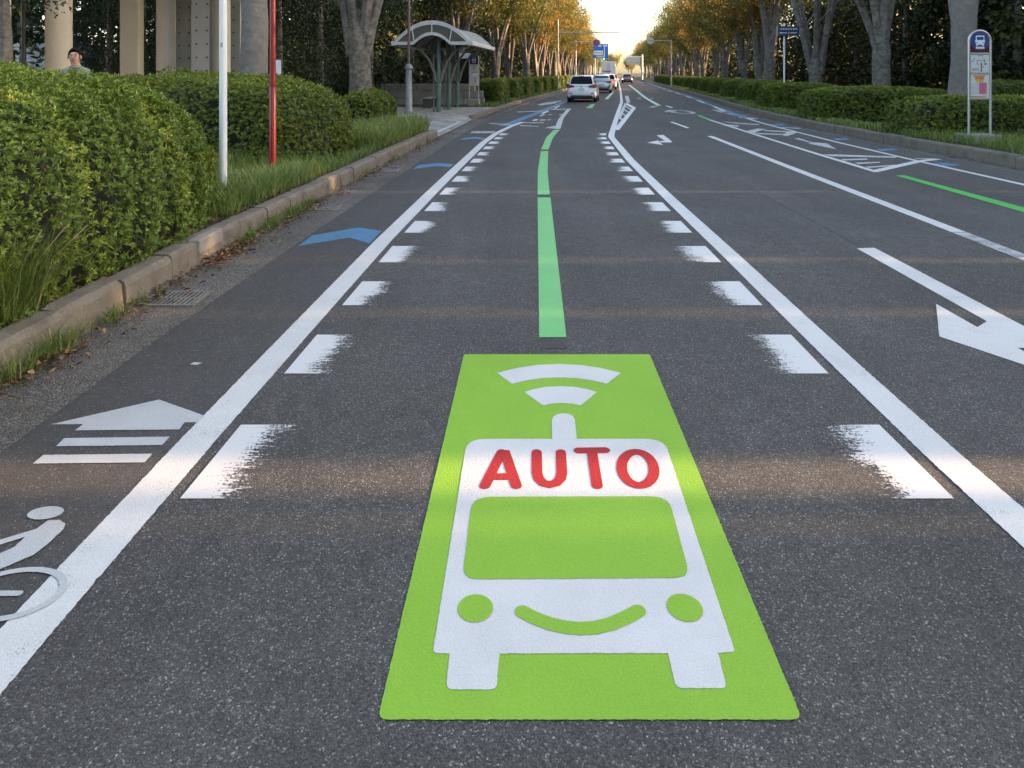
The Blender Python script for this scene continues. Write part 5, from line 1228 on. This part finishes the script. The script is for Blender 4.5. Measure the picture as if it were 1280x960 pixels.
# shed with a domed roof and a parked car behind the column
D_ = 34.0
t = thing('domed_shed', 'grey slatted shed with small domed white roof behind the round column', 'shed', ((46 - 640)/F*D_, D_, 0.15))
MB().box(-1.9, 2.4, 0.05, 1.6, 0, 2.95).build('wall', M['slat_grey'], t)
for k in range(9): MB().box(-1.9, 0.1, 0.0, 0.05, 1.3 + 0.19*k, 1.44 + 0.19*k).build('slat', M['shop_white'], t)
MB().rbox(0.1, 1.2, -0.25, 0.04, 0.9, 3.05, 0.02).build('door_panel', M['shop_white'], t)
m = MB(); vv = []
for i in range(11):
    an = math.pi * i / 10; vv += [(-0.25 + 0.75 - 0.75*math.cos(an), -0.3, 3.06 + 0.62*math.sin(an)), (-0.25 + 0.75 - 0.75*math.cos(an), 1.5, 3.06 + 0.62*math.sin(an))]
m.add(vv, [(2*i, 2*i + 2, 2*i + 3, 2*i + 1) for i in range(10)] + [tuple(range(0, 22, 2))[::-1], tuple(range(1, 22, 2))]).build('dome', M['shop_white'], t, True)
t = car('dark parked car half hidden behind the left hedge', ((52 - 640)/F*27.5, 27.5, 0.12), R(70), 'car_dark', 'hatch')
t = thing('lamp_pole', 'thin dark pole beside the cream round column', 'pole', ((29.5 - 640)/F*19.0, 19.0, 0.15))
MB().cyl(0, 0, 0, 5.1, 0.05, 0.045, 10).build('shaft', M['dark_metal'], t, True)
MB().tube([(0, 0, 5.1), (0, 0, 5.2), (0, 0, 5.5)], [0.05, 0.16, 0.12], 12).build('lantern', M['grey_metal'], t, True)
t = thing('small_sign', 'small pale blue notice behind the red pole', 'sign', ((344.5 - 640)/F*13.6, 13.6, 0.19))
MB().cyl(0.0, 0, 0, 1.62, 0.02, 0.02, 8).build('post', M['grey_metal'], t, True)
MB().rbox(-0.04, 0.12, -0.035, -0.021, 1.42, 1.72, 0.004).build('board', M['shop_white'], t)

# unseen row added on the right to block low sun; gaps leave thin bands
def sun_blocker(label, x, y0, y1, h, mat):
    t = thing('house', label, 'house', (x, 0, 0.15), 0, 'houses to the right of the road')
    MB().box(0, 8.5, y0, y1, 0, h).build('wall', M[mat], t)
    MB().add([(-0.5, y0 + 0.01, h), (-0.5, y1 - 0.01, h), (4.25, y0 + 0.01, h + 2.0), (4.25, y1 - 0.01, h + 2.0), (9.0, y0 + 0.01, h), (9.0, y1 - 0.01, h)], [(0, 2, 3, 1), (2, 4, 5, 3), (0, 1, 5, 4), (0, 4, 2), (1, 3, 5)]).build('roof', M['roof_dark'], t)
    n = max(1, int((y1 - y0) / 3))
    for k in range(n):
        yc = y0 + (y1 - y0) * (k + 0.5) / n
        for z in (1.0, 3.8, 6.6, 9.4)[:4 if h > 9 else 2]:
            w_ = MB().box(-0.03, 0.0, yc - 0.6, yc + 0.6, z, z + 1.2).build('window', M['white_metal'], t); MB().box(-0.045, -0.031, yc - 0.54, yc + 0.54, z + 0.06, z + 1.14).build('pane', M['car_glass'], w_)
HX = 27.0
off = (HX + 4.0) * math.tan(R(SUN_AZ - 90.0))        # a band at road depth y passes the house row at y - off
gaps = [(-14.0, 0.3), (2.45, 0.03), (2.75, 0.15), (4.62, 0.045), (5.92, 0.055), (9.3, 0.06), (17.1, 0.10)]
edges = [-30.0] + [g for g, _ in gaps] + [33.0]
names = ['long pale house far behind the camera', 'pale house behind the camera', 'narrow house beside the camera', 'very narrow stair tower between two houses', 'small house right of the camera', 'second small house right of the camera', 'third house right of the camera', 'wide house nearest the wood']
for i in range(len(edges) - 1):
    a0 = edges[i] - off + (gaps[i - 1][1] / 2 if i > 0 else 0); a1 = edges[i + 1] - off - (gaps[i][1] / 2 if i < len(gaps) else 0)
    sun_blocker(names[i], HX, a0, a1, 13.5 if i >= 5 else 8.0, ('cream_wall', 'pillar_grey')[i % 2])

# ------------------------------------------------------------------ person behind the near hedge
def person(label, loc, rz):
    bm = bmesh.new(); V_ = {}
    def v(n_, co, r_, parent=None):
        V_[n_] = (bm.verts.new(co), r_)
        if parent: bm.edges.new((V_[parent][0], V_[n_][0]))
    v('pelvis', (0, 0, 0.95), (0.155, 0.115)); v('waist', (0, 0, 1.10), (0.145, 0.11), 'pelvis'); v('chest', (0, 0.0, 1.28), (0.145, 0.115), 'waist'); v('upper', (0, 0, 1.40), (0.12, 0.09), 'chest')
    v('neck', (0, -0.01, 1.475), (0.058, 0.058), 'upper'); v('jaw', (-0.012, -0.035, 1.545), (0.062, 0.068), 'neck'); v('face', (-0.018, -0.025, 1.615), (0.075, 0.090), 'jaw'); v('crown', (-0.02, -0.005, 1.685), (0.066, 0.076), 'face')
    for s_, nm in ((-1, 'l'), (1, 'r')):
        v('sh' + nm, (s_*0.14, 0, 1.385), (0.062, 0.062), 'upper'); v('el' + nm, (s_*0.225, -0.06, 1.13), (0.050, 0.050), 'sh' + nm); v('wr' + nm, (s_*0.22, -0.28, 1.0), (0.036, 0.036), 'el' + nm); v('pa' + nm, (s_*0.225, -0.37, 1.00), (0.036, 0.022), 'wr' + nm)
        for k, (dx, ln_) in enumerate(((-0.03, 0.075), (-0.01, 0.09), (0.01, 0.085), (0.03, 0.065))):
            v('f%d%s' % (k, nm), (s_*0.225 + dx, -0.37 - ln_*0.7, 0.985), (0.0095, 0.0095), 'pa' + nm); v('t%d%s' % (k, nm), (s_*0.225 + dx, -0.37 - ln_, 0.945), (0.008, 0.008), 'f%d%s' % (k, nm))
        v('th' + nm, (s_*0.225 - s_*0.05, -0.38, 0.985), (0.011, 0.011), 'wr' + nm)
        v('hip' + nm, (s_*0.095, 0, 0.88), (0.098, 0.10), 'pelvis'); v('kn' + nm, (s_*0.10, -0.02, 0.48), (0.065, 0.065), 'hip' + nm); v('an' + nm, (s_*0.10, 0.02, 0.09), (0.045, 0.05), 'kn' + nm); v('to' + nm, (s_*0.105, -0.14, 0.045), (0.042, 0.038), 'an' + nm)
    me = bpy.data.meshes.new('body'); bm.verts.index_update(); rad = [None] * len(bm.verts)
    for n_, (vt, r_) in V_.items(): rad[vt.index] = r_
    bm.to_mesh(me); bm.free()
    ob = bpy.data.objects.new('body', me); col.objects.link(ob)
    md = ob.modifiers.new('skin', 'SKIN'); md.use_smooth_shade = True
    for i, sv in enumerate(me.skin_vertices[0].data): sv.radius = rad[i]; sv.use_root = (i == 0)
    ob.modifiers.new('sub', 'SUBSURF').levels = 2
    dg = bpy.context.evaluated_depsgraph_get(); fm = bpy.data.meshes.new_from_object(ob.evaluated_get(dg)); bpy.data.objects.remove(ob)
    for mt in ('sweater', 'skin', 'trousers', 'black_plastic'): fm.materials.append(M[mt])
    for p in fm.polygons:
        c = p.center; p.use_smooth = True
        if c.z > 1.485 or (abs(c.x) > 0.12 and c.y < -0.285 and c.z < 1.1): p.material_index = 1
        elif c.z < 0.07: p.material_index = 3
        elif c.z < 0.93 and c.y > -0.25: p.material_index = 2
    t = thing('person', label, 'person', loc, rz)
    link(bpy.data.objects.new('body', fm), t)
    hm = MB(); vv = []
    c0 = (-0.02, 0.008, 1.640); rx, ry, rz_ = 0.085, 0.100, 0.112
    for i in range(11):
        th = math.pi * 0.62 * i / 10
        for k in range(20):
            ph = 2*math.pi*k/20; fr = max(0.0, -math.sin(ph)); tt = th * (1 - 0.60 * fr ** 1.2) * (1 + 0.10 * max(0, math.sin(ph)))
            vv.append((c0[0] + rx*math.sin(tt)*math.cos(ph), c0[1] + ry*math.sin(tt)*math.sin(ph), c0[2] + rz_*math.cos(tt)))
    hm.add(vv, [(i*20 + k, (i+1)*20 + k, (i+1)*20 + (k+1) % 20, i*20 + (k+1) % 20) for i in range(10) for k in range(20)]).build('hair', M['hair'], t, True)
    for s_ in (-1, 1):
        MB().ell((s_*0.033 - 0.02, -0.108, 1.625), (0.013, 0.006, 0.006), 8, 6).build('eye', M['hair'], t, True)
        MB().tube([(s_*0.018 - 0.02, -0.112, 1.645), (s_*0.034 - 0.02, -0.112, 1.650), (s_*0.050 - 0.02, -0.102, 1.644)], 0.0045, 5).build('eyebrow', M['hair'], t, True)
        MB().ell((s_*0.082 - 0.018, -0.01, 1.605), (0.014, 0.022, 0.034), 8, 8).build('ear', M['skin'], t, True)
    MB().tube([(-0.02, -0.108, 1.625), (-0.02, -0.122, 1.590), (-0.02, -0.108, 1.582)], [0.008, 0.014, 0.008], 8).build('nose', M['skin'], t, True)
    MB().tube([(-0.042, -0.096, 1.556), (-0.02, -0.104, 1.554), (0.002, -0.096, 1.556)], 0.0055, 6).build('mouth', M['sign_red'], t, True)
    MB().tube([(0.075*math.cos(2*math.pi*k/16), -0.01 + 0.07*math.sin(2*math.pi*k/16), 1.462 + 0.012*math.sin(2*math.pi*k/16)) for k in range(17)], 0.016, 8).build('collar', M['sweater'], t, True)
    return t
person('person in grey-green sweater looking over the near hedge beside the round column', ((95 - 640)/F*10.2, 10.2, 0.28), R(24))
print('TRIS', sum(sum(len(p.vertices) - 2 for p in o.data.polygons) if len(o.data.polygons) < 3000 else 2 * len(o.data.polygons) for o in {o.data.name: o for o in sc.objects if o.type == 'MESH'}.values()))
